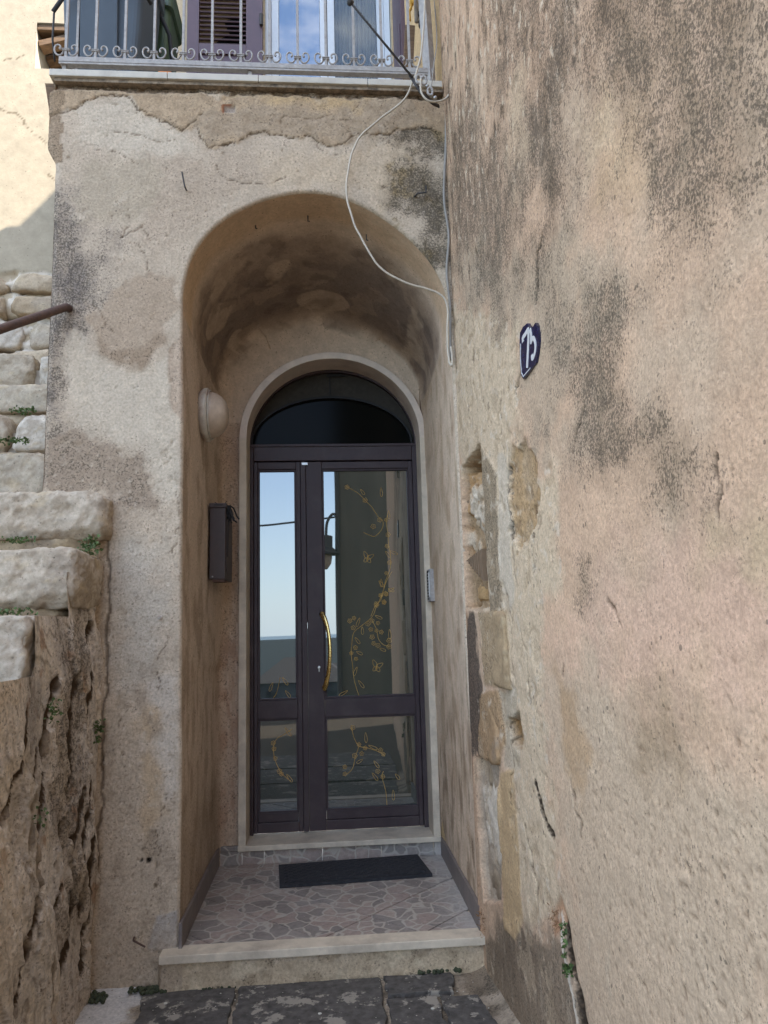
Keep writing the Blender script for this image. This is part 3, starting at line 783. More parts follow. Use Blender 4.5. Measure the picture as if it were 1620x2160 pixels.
def paving(name, pts, z0, z1, seed, mat, parent):
    P = blob_poly(pts, 120, 0.022, seed, 14)
    bm = bmesh.new()
    rows = []
    for s, z in ((1.0, z0), (0.985, z1 - 0.003), (0.965, z1)):
        c = P.mean(0)
        rows.append([bm.verts.new((c[0] + (q[0] - c[0]) * s, c[1] + (q[1] - c[1]) * s, z)) for q in P])
    n = len(P)
    for a, b in ((rows[0], rows[1]), (rows[1], rows[2])):
        for i in range(n):
            bm.faces.new((a[i], a[(i + 1) % n], b[(i + 1) % n], b[i]))
    bm.faces.new(rows[2])
    me = bpy.data.meshes.new(name); bm.to_mesh(me); bm.free()
    return link(name, me, mat, parent)
for i, pts in enumerate([
    [(-0.12, -0.03), (0.218, -0.015), (0.230, -0.575), (-0.06, -0.575)],
    [(0.228, -0.015), (0.750, -0.03), (0.750, -0.575), (0.238, -0.575)],
    [(0.758, -0.03), (1.02, -0.05), (1.00, -0.195), (0.758, -0.195)],
    [(0.76, -0.207), (0.94, -0.205), (0.95, -0.575), (0.76, -0.575)],
    [(0.95, -0.21), (1.08, -0.23), (1.13, -0.56), (0.955, -0.56)],
    [(-0.2, -0.60), (0.35, -0.60), (0.36, -1.2), (-0.2, -1.2)],
    [(0.38, -0.60), (1.12, -0.60), (1.14, -1.2), (0.38, -1.2)],
    [(-0.2, -1.24), (0.5, -1.24), (0.5, -1.9), (-0.2, -1.9)],
    [(0.53, -1.24), (1.17, -1.24), (1.2, -1.9), (0.53, -1.9)],
    [(-0.3, -1.95), (0.3, -1.95), (0.3, -2.7), (-0.3, -2.7)],
    [(0.33, -1.95), (1.2, -1.95), (1.2, -2.7), (0.33, -2.7)]]):
    paving('paving_slab', pts, -0.16, -0.128 + 0.003 * (i % 3), 11 + i * 7, MAT['slate'], g)

# =================================================================== HOUSE WITH THE ARCHED NICHE
house = empty('village_house', (0.5, 0.0, -0.14), 'pale weathered plaster house with an arched doorway niche under a balcony', 'house')

ARCH = [(-0.022, 2.50), (-0.018, 2.634), (0.020, 2.775), (0.104, 2.893), (0.205, 2.975), (0.329, 3.036), (0.495, 3.073),
        (0.662, 3.054), (0.829, 2.966), (0.973, 2.844), (1.073, 2.711), (1.118, 2.578), (1.124, 2.45)]
legL = [(0.0, -0.05), (0.0, 0.6), (-0.008, 1.2), (-0.012, 1.9), (-0.02, 2.35)]
legR = [(1.128, 2.3), (1.130, 1.9), (1.132, 1.2), (1.142, 0.6), (1.152, -0.05)]
cL = catmull(legL + ARCH[:1], 12); cA = catmull(ARCH, 12); cR = catmull(ARCH[-1:] + legR, 12)
NL_, NA_, NR_ = 110, 230, 110
PROF = np.vstack([resample(cL, NL_)[:-1], resample(cA, NA_), resample(cR, NR_)[1:]])
# a slightly irregular hand-made edge
tt = np.arange(len(PROF)) * 0.01
PROF[:, 0] += 0.004 * fbm(tt, tt * 0, 3, 4, 77) * np.where(PROF[:, 1] > 0, 1, 0)
PROF[:, 1] += 0.006 * fbm(tt, tt * 0 + 5, 2, 3, 78) * np.where(PROF[:, 1] > 2.3, 1, 0)
OPEN = [tuple(p) for p in PROF]

def facade():
    # s < 0 wraps round the left corner
    x0, x1 = -0.57, 1.165
    sb = -np.r_[np.linspace(0.008, 0.1, 12), np.linspace(0.12, 1.3, 50)][::-1]
    sf = np.arange(0, x1 - x0, 0.0062)
    S = np.r_[sb, sf]
    z = np.arange(-0.2, 3.590, 0.0064)
    SS, Z = np.meshgrid(S, z, indexing='ij')
    X = SS + x0
    p = Paint(X, Z, (194, 180, 160), 0.22)
    f = FP
    p.vary(3, 0.10, 21); p.vary(11, 0.09, 22); p.vary(45, 0.06, 23)
    p.poly(f['pale3'], (200, 183, 158), 0.08, 0.08, 0.8, 0.15, seed=4)
    p.poly(f['stain4'], (184, 168, 148), 0.08, 0.08, 0.6, 0.35, seed=5)
    p.poly(f['pale0'], (202, 191, 172), 0.03, 0.03, 0.9, 0.05, seed=6)
    p.poly(f['grey1'], (180, 168, 147), 0.03, 0.05, 0.7, 0.2, seed=7)
    p.grain(f['mold1'], (146, 136, 126), 0.10, 0.12, 0.85, 0.78, seed=8)
    p.grain(f['grey2'], (136, 128, 122), 0.05, 0.04, 0.7, 0.75, seed=9)
    p.poly(f['damp1'], (178, 161, 140), 0.012, 0.04, 0.9, 0.3, seed=10)
    p.poly(f['damp1rim'], (150, 131, 109), 0.03, 0.04, 0.6, 0.5, seed=11)
    p.poly(f['pale1'], (203, 192, 173), 0.03, 0.035, 0.95, 0.06, seed=12)
    p.poly(f['damp2'], (168, 152, 133), 0.012, 0.05, 0.9, 0.42, seed=13); p.grain(f['damp2'], (150, 136, 120), 0.08, 0.05, 0.4, 0.5, seed=14)
    p.poly(f['lime1'], (196, 190, 176), 0.06, 0.06, 0.6, 0.2, seed=14)
    p.poly(f['pale2'], (208, 199, 184), 0.02, 0.05, 0.8, 0.1, seed=15)
    p.poly(f['ochre1'], (196, 172, 138), 0.04, 0.06, 0.6, 0.2, seed=16)
    p.poly(f['edgestrip'], (186, 168, 148), 0.006, 0.012, 0.9, 0.3, h=-0.004, hsoft=0.004, seed=17)
    p.grain(f['moldR'], (126, 113, 90), 0.09, 0.14, 0.75, 0.9, seed=18, st=0.5)
    p.grain(f['moldR2'], (116, 100, 78), 0.05, 0.08, 0.8, 0.85, seed=19)
    n = sstep(0.10, 0.34, fbm(X, Z, 7, 5, 31, 0.6))
    p.lay(n * (X > 0.85) * (Z > 2.1), (150, 128, 82), 0.5, 0.85)
    # old render band under the balcony: a proud skin with a broken edge
    m = p.poly(f['mortar'], (184, 164, 137), 0.004, 0.018, 1.0, 0.3, h=0.004, hsoft=0.004, seed=41, wsc=14)
    p.poly(f['greyrep'], (172, 156, 134), 0.02, 0.05, 0.85, 0.3, seed=42)
    p.poly(f['sand'], (196, 171, 132), 0.03, 0.05, 0.85, 0.3, seed=43)
    p.lay(m * sstep(0.0, 0.3, fbm(X, Z, 18, 4, 44)), (150, 132, 108), 0.4)
    p.h = p.h + m * 0.004 * fbm(X, Z, 14, 4, 45)
    # ragged mortar bed right under the marble
    bed = sstep(3.53, 3.56, Z + 0.02 * fbm(X, Z, 16, 4, 46))
    p.lay(bed, (120, 103, 84), 0.85, 0.7)
    p.h = p.h - bed * 0.022 + bed * 0.014 * fbm(X, Z, 35, 4, 47)
    # riser below the threshold, and the foot
    p.poly(f['riser'], (190, 173, 146), 0.01, 0.02, 0.9, 0.25, h=0.006, hsoft=0.01, seed=48)
    p.poly(f['grey3'], (168, 166, 162), 0.004, 0.01, 0.95, 0.1, h=0.003, hsoft=0.004, seed=49)
    foot = sstep(0.0, 1.0, (0.35 - Z) / 0.5 + 0.5 * fbm(X, Z, 5, 4, 50))
    p.lay(foot * (X < 0.02), (178, 163, 143), 0.5, 0.35)
    low = 1 - sstep(-0.15, -0.120, Z + 0.03 * fbm(X, Z, 12, 4, 51))
    p.lay(low * (X > -0.12), (100, 90, 70), 0.8, 0.9)
    rz = (Z < -0.03) * (X > -0.06); p.lay(rz * sstep(0.05, 0.3, fbm(X, Z, 14, 5, 57, 0.6)), (150, 134, 110), 0.6, 0.5); p.lay(rz * sstep(0.15, 0.3, fbm(X, Z, 9, 5, 58, 0.6)), (214, 200, 172), 0.6, 0.1)
    p.h = p.h + rz * 0.007 * fbm(X, Z, 10, 4, 59)
    p.lay(low * (X <= -0.12), (196, 190, 178), 0.7, 0.2)
    # lower pier: pale flecks, mineral bloom, small damage
    fl = sstep(0.28, 0.5, fbm(X, Z, 38, 4, 52)) * sstep(2.2, 1.6, Z) * (X < 0.02)
    p.lay(fl, (214, 205, 188), 0.5)
    fl2 = sstep(0.12, 0.35, fbm(X, Z * 0.6, 9, 5, 53)) * sstep(1.7, 1.2, Z) * (X < 0.02)
    p.lay(fl2, (166, 152, 134), 0.5, 0.4)
    chips = sstep(0.40, 0.55, fbm(X, Z, 26, 4, 54, 0.6))
    p.lay(chips, (150, 134, 112), 0.5); p.h = p.h - chips * 0.004
    p.poly(f['chip1'], (160, 144, 122), 0.01, 0.03, 0.6, 0.6, h=-0.004, seed=55)
    for i, k in enumerate(('c1', 'c2')):
        p.crack(FC[k], 0.0028, 0.004, (96, 80, 62), 0.018, 60 + i, 0.85)
    for i, k in enumerate(('c3', 'c4', 'c5', 'c6', 'c7')):
        p.crack(FC[k], 0.0022, 0.003, (120, 102, 82), 0.012, 70 + i, 0.7)
    p.crack(FC['c8'], 0.006, 0.008, (88, 74, 58), 0.012, 80, 0.7)
    p.lay(sstep(0.30, 0.42, fbm(X, Z, 60, 3, 81)) * (X < 0.0) * (X > -0.36) * (Z < 1.9), (120, 104, 86), 0.45)
    p.lay(sstep(0.25, 0.55, fbm(X, Z * 0.8, 5, 5, 82, 0.65)), (164, 150, 130), 0.4, 0.35)
    p.lay(sstep(0.25, 0.55, fbm(X, Z, 6, 5, 83, 0.65)), (212, 200, 180), 0.45, 0.1)
    for i, c in enumerate(([(0.10, 3.20), (0.16, 3.12), (0.30, 3.10), (0.42, 3.14)], [(0.55, 3.36), (0.57, 3.28), (0.66, 3.25)], [(0.86, 3.42), (0.88, 3.33), (0.92, 3.30)],
                           [(-0.40, 3.26), (-0.30, 3.24), (-0.22, 3.19)], [(-0.28, 2.85), (-0.20, 2.80), (-0.16, 2.70)], [(-0.06, 1.15), (-0.10, 1.05), (-0.09, 0.92)],
                           [(-0.05, 0.55), (-0.09, 0.42), (-0.08, 0.25), (-0.12, 0.1)], [(-0.20, 0.9), (-0.24, 0.8), (-0.22, 0.66)], [(-0.04, 1.75), (-0.02, 1.60), (-0.05, 1.48)], [(0.75, 3.50), (0.70, 3.44), (0.62, 3.42)])):
        p.crack(c, 0.0018, 0.003, (112, 96, 78), 0.02, 180 + i, 0.75)
    fl3 = sstep(0.30, 0.36, fbm(X, Z, 6.5, 5, 190, 0.62)) * (Z < 2.0) * (X < 0.03)
    p.lay(fl3, (172, 158, 138), 0.45); p.h = p.h - 0.0022 * fl3
    fl4 = sstep(0.33, 0.37, fbm(X, Z, 5.5, 5, 191, 0.62)) * (Z > 2.6)
    p.lay(fl4, (208, 196, 176), 0.4); p.h = p.h + 0.0012 * fl4
    # nail holes
    for (cx, cz, r) in ((-0.144, 0.314, 0.006), (-0.118, 0.313, 0.011), (0.078, 3.42, 0.0)):
        d = np.hypot(X - cx, Z - cz)
        k = 1 - sstep(r * 0.6, r * 1.2 + 1e-4, d); p.lay(k, (25, 20, 16)); p.h = p.h - 0.008 * k
    # broken pocket with a bit of brick, upper band
    pk = pmask(X, Z, [(0.145, 3.452), (0.195, 3.452), (0.195, 3.482), (0.145, 3.482)], 0.003, 0.005)
    p.lay(pk, (170, 158, 145)); p.h = p.h - 0.012 * pk
    p.crack([(0.142, 3.448), (0.142, 3.486), (0.175, 3.486)], 0.005, 0.0, (150, 92, 60), 0.004, 84)
    relief = 0.007 * fbm(X, Z, 1.8, 3, 90) + 0.0035 * fbm(X, Z, 9, 3, 91) + 0.0012 * fbm(X, Z, 48, 3, 92)
    H = p.h + relief
    PX = X.copy(); PY = -H - 0.046 * sstep(-0.02, -0.034, Z) * sstep(-0.075, -0.055, X)
    # rounding towards the arch edge
    sdist = poly_sd(X, Z, OPEN + [(1.152, -0.3), (0.0, -0.3)])   # positive inside the opening
    r = 0.014
    e = np.clip(1 + sdist / r, 0, 1)                      # 0 away .. 1 at the edge
    PY = PY * (1 - sstep(0, 1, np.clip(1 + sdist / 0.05, 0, 1))) + r * (1 - np.sqrt(np.clip(1 - e * e, 0, 1)))
    PY = np.where(Z < -0.03, -H - 0.046 * sstep(-0.075, -0.055, X), PY)
    # opening only above the threshold
    inside = (sdist > 0) & (Z > -0.03)
    RIS = 0.046 * sstep(-0.02, -0.034, Z) * sstep(-0.075, -0.055, X)
    # snap the first inside ring of vertices onto the outline
    Pp = np.array(OPEN)
    near = inside & (sdist < 0.011)
    ii = np.argwhere(near)
    q = np.stack([X[near], Z[near]], 1)
    best = np.zeros_like(q); bd = np.full(len(q), 1e9)
    for i in range(len(Pp) - 1):
        a, b = Pp[i], Pp[i + 1]; v = b - a; L = v @ v + 1e-12
        t = np.clip(((q - a) @ v) / L, 0, 1)[:, None]
        c = a + t * v; d = np.linalg.norm(q - c, axis=1)
        s = d < bd; best[s] = c[s]; bd[s] = d[s]
    PX[near] = best[:, 0]; ZZ = Z.copy(); ZZ[near] = best[:, 1]; PY[near] = r
    bad = inside & ~near
    keep = ~(bad[:-1, :-1] | bad[1:, :-1] | bad[1:, 1:] | bad[:-1, 1:])
    allin = inside[:-1, :-1] & inside[1:, :-1] & inside[1:, 1:] & inside[:-1, 1:]
    keep &= ~allin
    # wrap the return wall
    ret = SS < 0
    rr = 0.012
    PXr = x0 - H * 1.0; PYr = -SS
    PX = np.where(ret, PXr, PX); PY = np.where(ret, PYr, PY)
    cor = (SS >= 0) & (SS < rr * 2)
    PY = np.where(cor, PY + 0.010 * (1 - SS / (2 * rr)) ** 2, PY)
    # the upper part of the left corner steps out, on a small sloping corbel
    off = 0.038 * sstep(3.17, 3.27, Z + 0.0 * X) + 0.006 * fbm(X * 0 + 1, Z, 14, 4, 97) * (Z > 3.2)
    PX = PX - off * sstep(0.03, 0.0, X - x0)
    # stepped-out corner is raw stone and mortar
    cm_ = (X < -0.545 + 0.012 * fbm(X, Z, 12, 3, 98)) & (Z > 3.19)
    p.lay(cm_ * 1.0, (150, 130, 106), 0.8, 0.5)
    C = np.dstack([p.c, p.a])
    grid_mesh('front_wall', np.dstack([PX, PY, ZZ]), C, MAT['facade'], house, keep)
facade()

# ---- niche: jambs, vault and back wall as one skin
DEPTH = 0.985
def door_outline(x0, x1, zs, apex, z0, pw=2.0):
    """legs + half ellipse sampled like PROF"""
    cx = (x0 + x1) / 2; hw = (x1 - x0) / 2
    L = np.stack([np.full(NL_, x0), np.linspace(z0, zs, NL_)], 1)[:-1]
    th = np.linspace(math.pi, 0, NA_)
    A = np.stack([cx + hw * np.cos(th), zs + (apex - zs) * np.sin(th)], 1)
    Rr = np.stack([np.full(NR_, x1), np.linspace(zs, z0, NR_)], 1)[1:]
    return np.vstack([L, A, Rr])

def niche():
    inner = door_outline(0.109, 1.1365, 2.20, 2.695, 0.03)
    vd = np.r_[np.linspace(0.014, 0.90, 90), 0.93, 0.955, 0.973, 0.985]
    rows = []; T = np.arange(len(PROF)); tlen = np.r_[0, np.cumsum(np.linalg.norm(np.diff(PROF, axis=0), axis=1))]
    back = PROF.copy()
    bx0, bx1 = 0.0, 1.150
    Zs = 2.3
    def prof_at(v):
        k = sstep(0.12, 1.0, v / DEPTH)
        P = PROF.copy()
        hi = P[:, 1] > Zs
        P[hi, 1] = Zs + (P[hi, 1] - Zs) * (1 - 0.20 * k)
        # jambs keep to a straight plane behind
        P[:, 0] = np.where(P[:, 0] < 0.2, P[:, 0] + k * 0.012 * (P[:, 1] > 1), P[:, 0])
        rd = np.clip((v - 0.90) / 0.085, 0, 1)
        inset = 0.04 * (1 - math.sqrt(max(0, 1 - rd * rd)))
        c = np.array([0.57, 1.9]);
        d = P - c
        P = P - np.stack([np.sign(d[:, 0]) * np.minimum(inset, np.abs(d[:, 0])), np.where(hi, inset * np.clip(d[:, 1], 0, 1), 0)], 1) * np.where(P[:, :1] > 0.9, 0.3, 1)
        return P
    for v in vd:
        P = prof_at(v)
        rows.append(np.column_stack([P[:, 0], np.full(len(P), v), P[:, 1]]))
    last = rows[-1]
    for s in np.linspace(0, 1, 26)[1:]:
        rows.append(np.column_stack([last[:, 0] * (1 - s) + inner[:, 0] * s, np.full(len(P), DEPTH + 0.004 * s), last[:, 2] * (1 - s) + inner[:, 1] * s]))
    G = np.array(rows)                        # (v, t, 3)
    X, Yv, Z = G[..., 0], G[..., 1], G[..., 2]
    V = np.array(list(vd) + list(DEPTH + 0.012 * np.arange(1, 26)))[:, None] * np.ones(X.shape)
    TT = tlen[None, :] * np.ones(X.shape)
    p = Paint(TT, V, (212, 194, 172), 0.15)
    p.vary(2.5, 0.14, 121); p.vary(10, 0.12, 122); p.vary(40, 0.06, 123)
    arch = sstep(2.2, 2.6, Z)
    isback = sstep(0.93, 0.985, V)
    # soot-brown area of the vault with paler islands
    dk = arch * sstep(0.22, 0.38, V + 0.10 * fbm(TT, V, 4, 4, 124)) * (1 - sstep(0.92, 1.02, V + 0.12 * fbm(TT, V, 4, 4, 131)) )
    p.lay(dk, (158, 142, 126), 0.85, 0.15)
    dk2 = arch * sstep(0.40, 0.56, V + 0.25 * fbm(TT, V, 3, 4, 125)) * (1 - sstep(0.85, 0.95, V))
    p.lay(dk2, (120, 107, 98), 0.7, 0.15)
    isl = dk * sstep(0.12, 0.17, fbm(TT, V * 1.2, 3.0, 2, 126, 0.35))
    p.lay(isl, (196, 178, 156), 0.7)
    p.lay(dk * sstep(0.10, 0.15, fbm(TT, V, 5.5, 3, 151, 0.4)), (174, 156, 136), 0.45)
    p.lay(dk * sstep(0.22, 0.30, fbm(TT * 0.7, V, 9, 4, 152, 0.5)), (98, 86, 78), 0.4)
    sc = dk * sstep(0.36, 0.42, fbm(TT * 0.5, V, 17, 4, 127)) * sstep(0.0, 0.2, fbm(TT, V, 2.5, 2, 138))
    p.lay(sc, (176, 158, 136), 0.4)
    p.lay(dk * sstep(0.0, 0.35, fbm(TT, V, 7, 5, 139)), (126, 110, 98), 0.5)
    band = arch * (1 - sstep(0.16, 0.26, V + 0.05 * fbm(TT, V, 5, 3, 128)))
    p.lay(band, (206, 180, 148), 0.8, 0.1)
    # jamb streaks (vertical, so stretched along t)
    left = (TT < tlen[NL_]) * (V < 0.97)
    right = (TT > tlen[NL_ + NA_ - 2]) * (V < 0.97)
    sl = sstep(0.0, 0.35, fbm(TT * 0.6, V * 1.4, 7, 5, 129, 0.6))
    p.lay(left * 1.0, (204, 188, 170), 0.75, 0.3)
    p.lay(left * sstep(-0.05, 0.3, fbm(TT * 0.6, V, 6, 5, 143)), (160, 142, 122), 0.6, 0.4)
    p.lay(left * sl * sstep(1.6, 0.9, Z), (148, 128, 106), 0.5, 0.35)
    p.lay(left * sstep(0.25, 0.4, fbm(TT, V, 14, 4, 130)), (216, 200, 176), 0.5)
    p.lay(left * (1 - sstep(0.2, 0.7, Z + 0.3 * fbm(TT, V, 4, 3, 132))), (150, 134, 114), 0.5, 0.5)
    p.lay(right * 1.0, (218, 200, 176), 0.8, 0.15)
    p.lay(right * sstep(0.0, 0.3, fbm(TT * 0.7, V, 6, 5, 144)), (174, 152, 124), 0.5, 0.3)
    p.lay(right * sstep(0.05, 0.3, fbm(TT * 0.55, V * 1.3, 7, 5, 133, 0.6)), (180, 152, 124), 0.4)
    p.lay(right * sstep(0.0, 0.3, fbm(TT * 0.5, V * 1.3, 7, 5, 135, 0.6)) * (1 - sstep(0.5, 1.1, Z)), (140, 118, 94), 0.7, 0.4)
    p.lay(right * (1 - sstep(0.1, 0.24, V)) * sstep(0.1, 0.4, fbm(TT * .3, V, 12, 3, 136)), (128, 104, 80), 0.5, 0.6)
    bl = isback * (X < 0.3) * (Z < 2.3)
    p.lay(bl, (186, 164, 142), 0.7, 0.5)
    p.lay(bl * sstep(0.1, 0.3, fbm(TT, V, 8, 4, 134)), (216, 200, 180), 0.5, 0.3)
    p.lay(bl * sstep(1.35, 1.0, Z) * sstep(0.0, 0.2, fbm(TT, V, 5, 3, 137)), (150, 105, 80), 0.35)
    # relief along the skin normal
    H = 0.006 * fbm(TT, V, 2.5, 4, 140) + 0.002 * fbm(TT, V, 18, 3, 141) - 0.003 * dk2 - 0.002 * isl
    fade = sstep(0.014, 0.05, V) * (1 - sstep(0.99 + 0.012 * 20, 0.99 + 0.012 * 25, V))
    dt = np.gradient(G, axis=1); dv = np.gradient(G, axis=0)
    Nn = np.cross(dt, dv); Nn /= np.linalg.norm(Nn, axis=2, keepdims=True) + 1e-9
    cdir = np.stack([0.57 - X, 0.3 - Yv, 1.6 - Z], -1)
    Nn *= np.sign((Nn * cdir).sum(-1))[..., None]
    G2 = G + Nn * (H * fade)[..., None]
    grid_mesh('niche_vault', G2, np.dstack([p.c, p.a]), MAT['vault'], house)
niche()

# ---- threshold, floor tiles, skirtings
mb = MB()
mb.prism([(-0.058, -0.075), (1.152, -0.075), (1.152, 0.015), (-0.058, 0.0)], 'z', -0.031, 0.0)
mb = MB(); mb.box((-0.058, -0.072, -0.029), (1.151, 0.02, 0.0), 0.003)
o = mb.build('marble_threshold', MAT['marble'], house)
mb = MB(); mb.box((-0.01, 0.0, -0.06), (1.17, 1.2, -0.012)); mb.build('floor_bed', MAT['marble'], house)

def clip_rect(poly, x0, x1, y0, y1):
    def clip(P, f, ip):
        out = []
        for i in range(len(P)):
            a, b = P[i], P[(i + 1) % len(P)]
            fa, fb = f(a), f(b)
            if fa >= 0: out.append(a)
            if (fa >= 0) != (fb >= 0):
                t = fa / (fa - fb); out.append((a[0] + (b[0] - a[0]) * t, a[1] + (b[1] - a[1]) * t))
        return out
    for f in (lambda p: p[0] - x0, lambda p: x1 - p[0], lambda p: p[1] - y0, lambda p: y1 - p[1]):
        if not poly: return poly
        poly = clip(poly, f, None)
    return poly

TS = 0.28
ux, uy = (math.cos(R(45)), math.sin(R(45)))
for i in range(-5, 7):
    for j in range(-5, 7):
        ox, oy = 0.329 + (i * ux - j * uy) * TS, 0.204 + (i * uy + j * ux) * TS
        gq = 0.0022
        sq = []
        for a, b in ((gq, gq), (TS - gq, gq), (TS - gq, TS - gq), (gq, TS - gq)):
            sq.append((ox + a * ux - b * uy, oy + a * uy + b * ux))
        q = clip_rect(sq, 0.012, 1.138, 0.023, 0.975)
        if len(q) < 3: continue
        A = 0.5 * abs(sum(q[k][0] * q[(k + 1) % len(q)][1] - q[(k + 1) % len(q)][0] * q[k][1] for k in range(len(q))))
        if A < 0.0006: continue
        m_ = MB(); m_.prism(q, 'z', -0.011, -0.003 + 0.0006 * ((i * 3 + j) % 3 - 1))
        m_.build('floor_tile', MAT['tile'], house)
# back skirting of four tiles
xs = [0.004, 0.125, 0.235, 0.53, 0.83, 1.10, 1.142]
for a, b in zip(xs[:-1], xs[1:]):
    m_ = MB(); m_.box((a + 0.0015, 0.966, -0.002), (b - 0.0015, 0.983, 0.062), 0.0012); m_.build('skirting_tile', MAT['tile'], house)
# the little return of skirting left of the sill is higher
m_ = MB(); m_.box((0.004, 0.968, 0.064), (0.104, 0.983, 0.088), 0.001); m_.build('skirting_tile', MAT['tile'], house)
ys = [-0.012, 0.31, 0.64, 0.964]
for a, b in zip(ys[:-1], ys[1:]):
    m_ = MB(); m_.box((0.0, a + 0.001, -0.002), (0.0135, b - 0.001, 0.088), 0.0012); m_.build('skirting_tile', MAT['skirt'], house)
    m_ = MB(); m_.box((1.136, a + 0.001, -0.002), (1.151, b - 0.001, 0.088), 0.0012); m_.build('skirting_tile', MAT['skirt'], house)

# ---- marble surround of the door
m_ = MB(); m_.box((0.105, 0.945, 0.066), (1.138, 1.16, 0.092), 0.003); m_.build('door_sill', MAT['marble'], house)
def surround_piece(name, P0, P1, y0, y1, mat):
    """strip between outline P0 (outer) and P1 (inner), extruded in y"""
    n = len(P0)
    bm = bmesh.new(); rows = []
    for (P, y) in ((P0, y1), (P0, y0 + 0.0015), (P0 * 0.94 + P1 * 0.06, y0), (P1 * 0.94 + P0 * 0.06, y0), (P1, y0 + 0.0015), (P1, y1)):
        rows.append([bm.verts.new((p[0], y, p[1])) for p in P])
    for a, b in zip(rows[:-1], rows[1:]):
        for i in range(n - 1): bm.faces.new((a[i], a[i + 1], b[i + 1], b[i]))
    for k in (0, n - 1):
        bm.faces.new([r_[k] for r_ in rows])
    bmesh.ops.recalc_face_normals(bm, faces=bm.faces[:])
    me = bpy.data.meshes.new(name); bm.to_mesh(me); bm.free()
    return link(name, me, mat, house)
out_o = door_outline(0.107, 1.137, 2.20, 2.695, 0.092)
out_i = door_outline(0.146, 1.100, 2.20, 2.658, 0.092)
s0, s1 = NL_ - 1, NL_ + NA_ - 2
for name, a, b, mt in (('marble_jamb', 0, s0, 'marble'), ('marble_arch', s0, s0 + NA_ // 2, 'pinkmarble'),
                       ('marble_arch', s0 + NA_ // 2, s1, 'pinkmarble'), ('marble_jamb', s1, len(out_o) - 1, 'marble')):
    A, B = out_o[a:b + 1].copy(), out_i[a:b + 1].copy()
    surround_piece(name, A, B, 0.948, 1.16, MAT[mt])

# ---- the entrance door
door = MB()
YD = 1.13
def bx(mb, x0, x1, y0, y1, z0, z1, bev=0.003): mb.box((x0, y0, z0), (x1, y1, z1), bev)
# fixed frame
bx(door, 0.132, 0.166, YD, YD + 0.07, 0.092, 2.2); bx(door, 1.076, 1.110, YD, YD + 0.07, 0.092, 2.2)
bx(door, 0.168, 1.074, YD + 0.001, YD + 0.07, 2.115, 2.2)
bx(door, 0.133, 1.109, YD - 0.006, YD + 0.06, 2.196, 2.212)
door_o = door.build('entrance_door', MAT['door'], house)
door_o['label'] = 'plum brown glazed double door with a brass pull'
def leaf(name, x0, x1, gx0, gx1):
    m_ = MB(); y0, y1 = YD + 0.010, YD + 0.062
    bx(m_, x0, gx0, y0, y1, 0.098, 2.110); bx(m_, gx1, x1, y0, y1, 0.098, 2.110)
    bx(m_, gx0 + 0.0005, gx1 - 0.0005, y0 + 0.001, y1, 2.068, 2.109)
    bx(m_, gx0 + 0.0005, gx1 - 0.0005, y0 + 0.001, y1, 0.685, 0.782)
    bx(m_, gx0 + 0.0005, gx1 - 0.0005, y0 + 0.001, y1, 0.099, 0.150)
    bx(m_, gx0 + 0.002, gx1 - 0.002, y0 + 0.012, y1 - 0.01, 0.151, 0.196)
    # glazing beads
    for z0, z1 in ((0.196, 0.685), (0.782, 2.068)):
        for a, b in ((gx0, gx0 + 0.011), (gx1 - 0.011, gx1)):
            bx(m_, a + 0.0005, b, y0 + 0.010, y0 + 0.03, z0 + 0.0115, z1 - 0.0115, 0.002)
        bx(m_, gx0 + 0.001, gx1 - 0.001, y0 + 0.010, y0 + 0.03, z1 - 0.011, z1 - 0.0005, 0.002)
        bx(m_, gx0 + 0.001, gx1 - 0.001, y0 + 0.010, y0 + 0.03, z0 + 0.0005, z0 + 0.011, 0.002)
    return m_.build(name, MAT['door'], door_o)
leaf('door_leaf', 0.168, 0.430, 0.188, 0.405)
leaf('door_leaf', 0.462, 1.074, 0.552, 1.052)
m_ = MB(); bx(m_, 0.4315, 0.4605, YD + 0.002, YD + 0.06, 0.098, 2.110); m_.build('meeting_stile', MAT['door'], door_o)
for (a, b, z0, z1) in ((0.188, 0.405, 0.196, 0.685), (0.188, 0.405, 0.782, 2.068), (0.552, 1.052, 0.196, 0.685), (0.552, 1.052, 0.782, 2.068)):
    m_ = MB(); m_.box((a + 0.001, YD + 0.034, z0 + 0.001), (b - 0.001, YD + 0.040, z1 - 0.001)); m_.build('glass_pane', MAT['glass'], door_o)
    m_ = MB(); m_.box((a - 0.01, YD + 0.0665, z0 - 0.01), (b + 0.01, YD + 0.072, z1 + 0.01)); m_.build('pane_backing', MAT['darkroom'], door_o)  # near-black sheet behind the opaque pane
m_ = MB(); m_.box((0.438, YD - 0.002, 2.088), (0.474, YD + 0.004, 2.104), 0.002); m_.build('magnet_plate', MAT['steel'], door_o)
# brass bow handle
hp = [(0.537, 0, 1.252), (0.546, 0, 1.236), (0.560, 0, 1.206), (0.572, 0, 1.165), (0.580, 0, 1.11), (0.583, 0, 1.045), (0.580, 0, 0.98), (0.573, 0, 0.92), (0.562, 0, 0.875), (0.553, 0, 0.846), (0.546, 0, 0.832)]
offs = [0.0, -0.012, -0.03, -0.042, -0.05, -0.053, -0.05, -0.042, -0.03, -0.012, 0.0]
pts = [(a, YD + 0.004 + o_, c) for (a, _, c), o_ in zip(hp, offs)]
pp = catmull(pts, 6)
rr = np.interp(np.linspace(0, 1, len(pp)), [0, 0.05, 0.16, 0.3, 0.5, 0.7, 0.84, 0.95, 1], [0.009, 0.017, 0.0165, 0.0125, 0.012, 0.0125, 0.0165, 0.017, 0.009])
m_ = MB(); m_.tube([tuple(q) for q in pp], list(rr), 12, flat=0.75); m_.build('pull_handle', MAT['brass'], door_o, True)
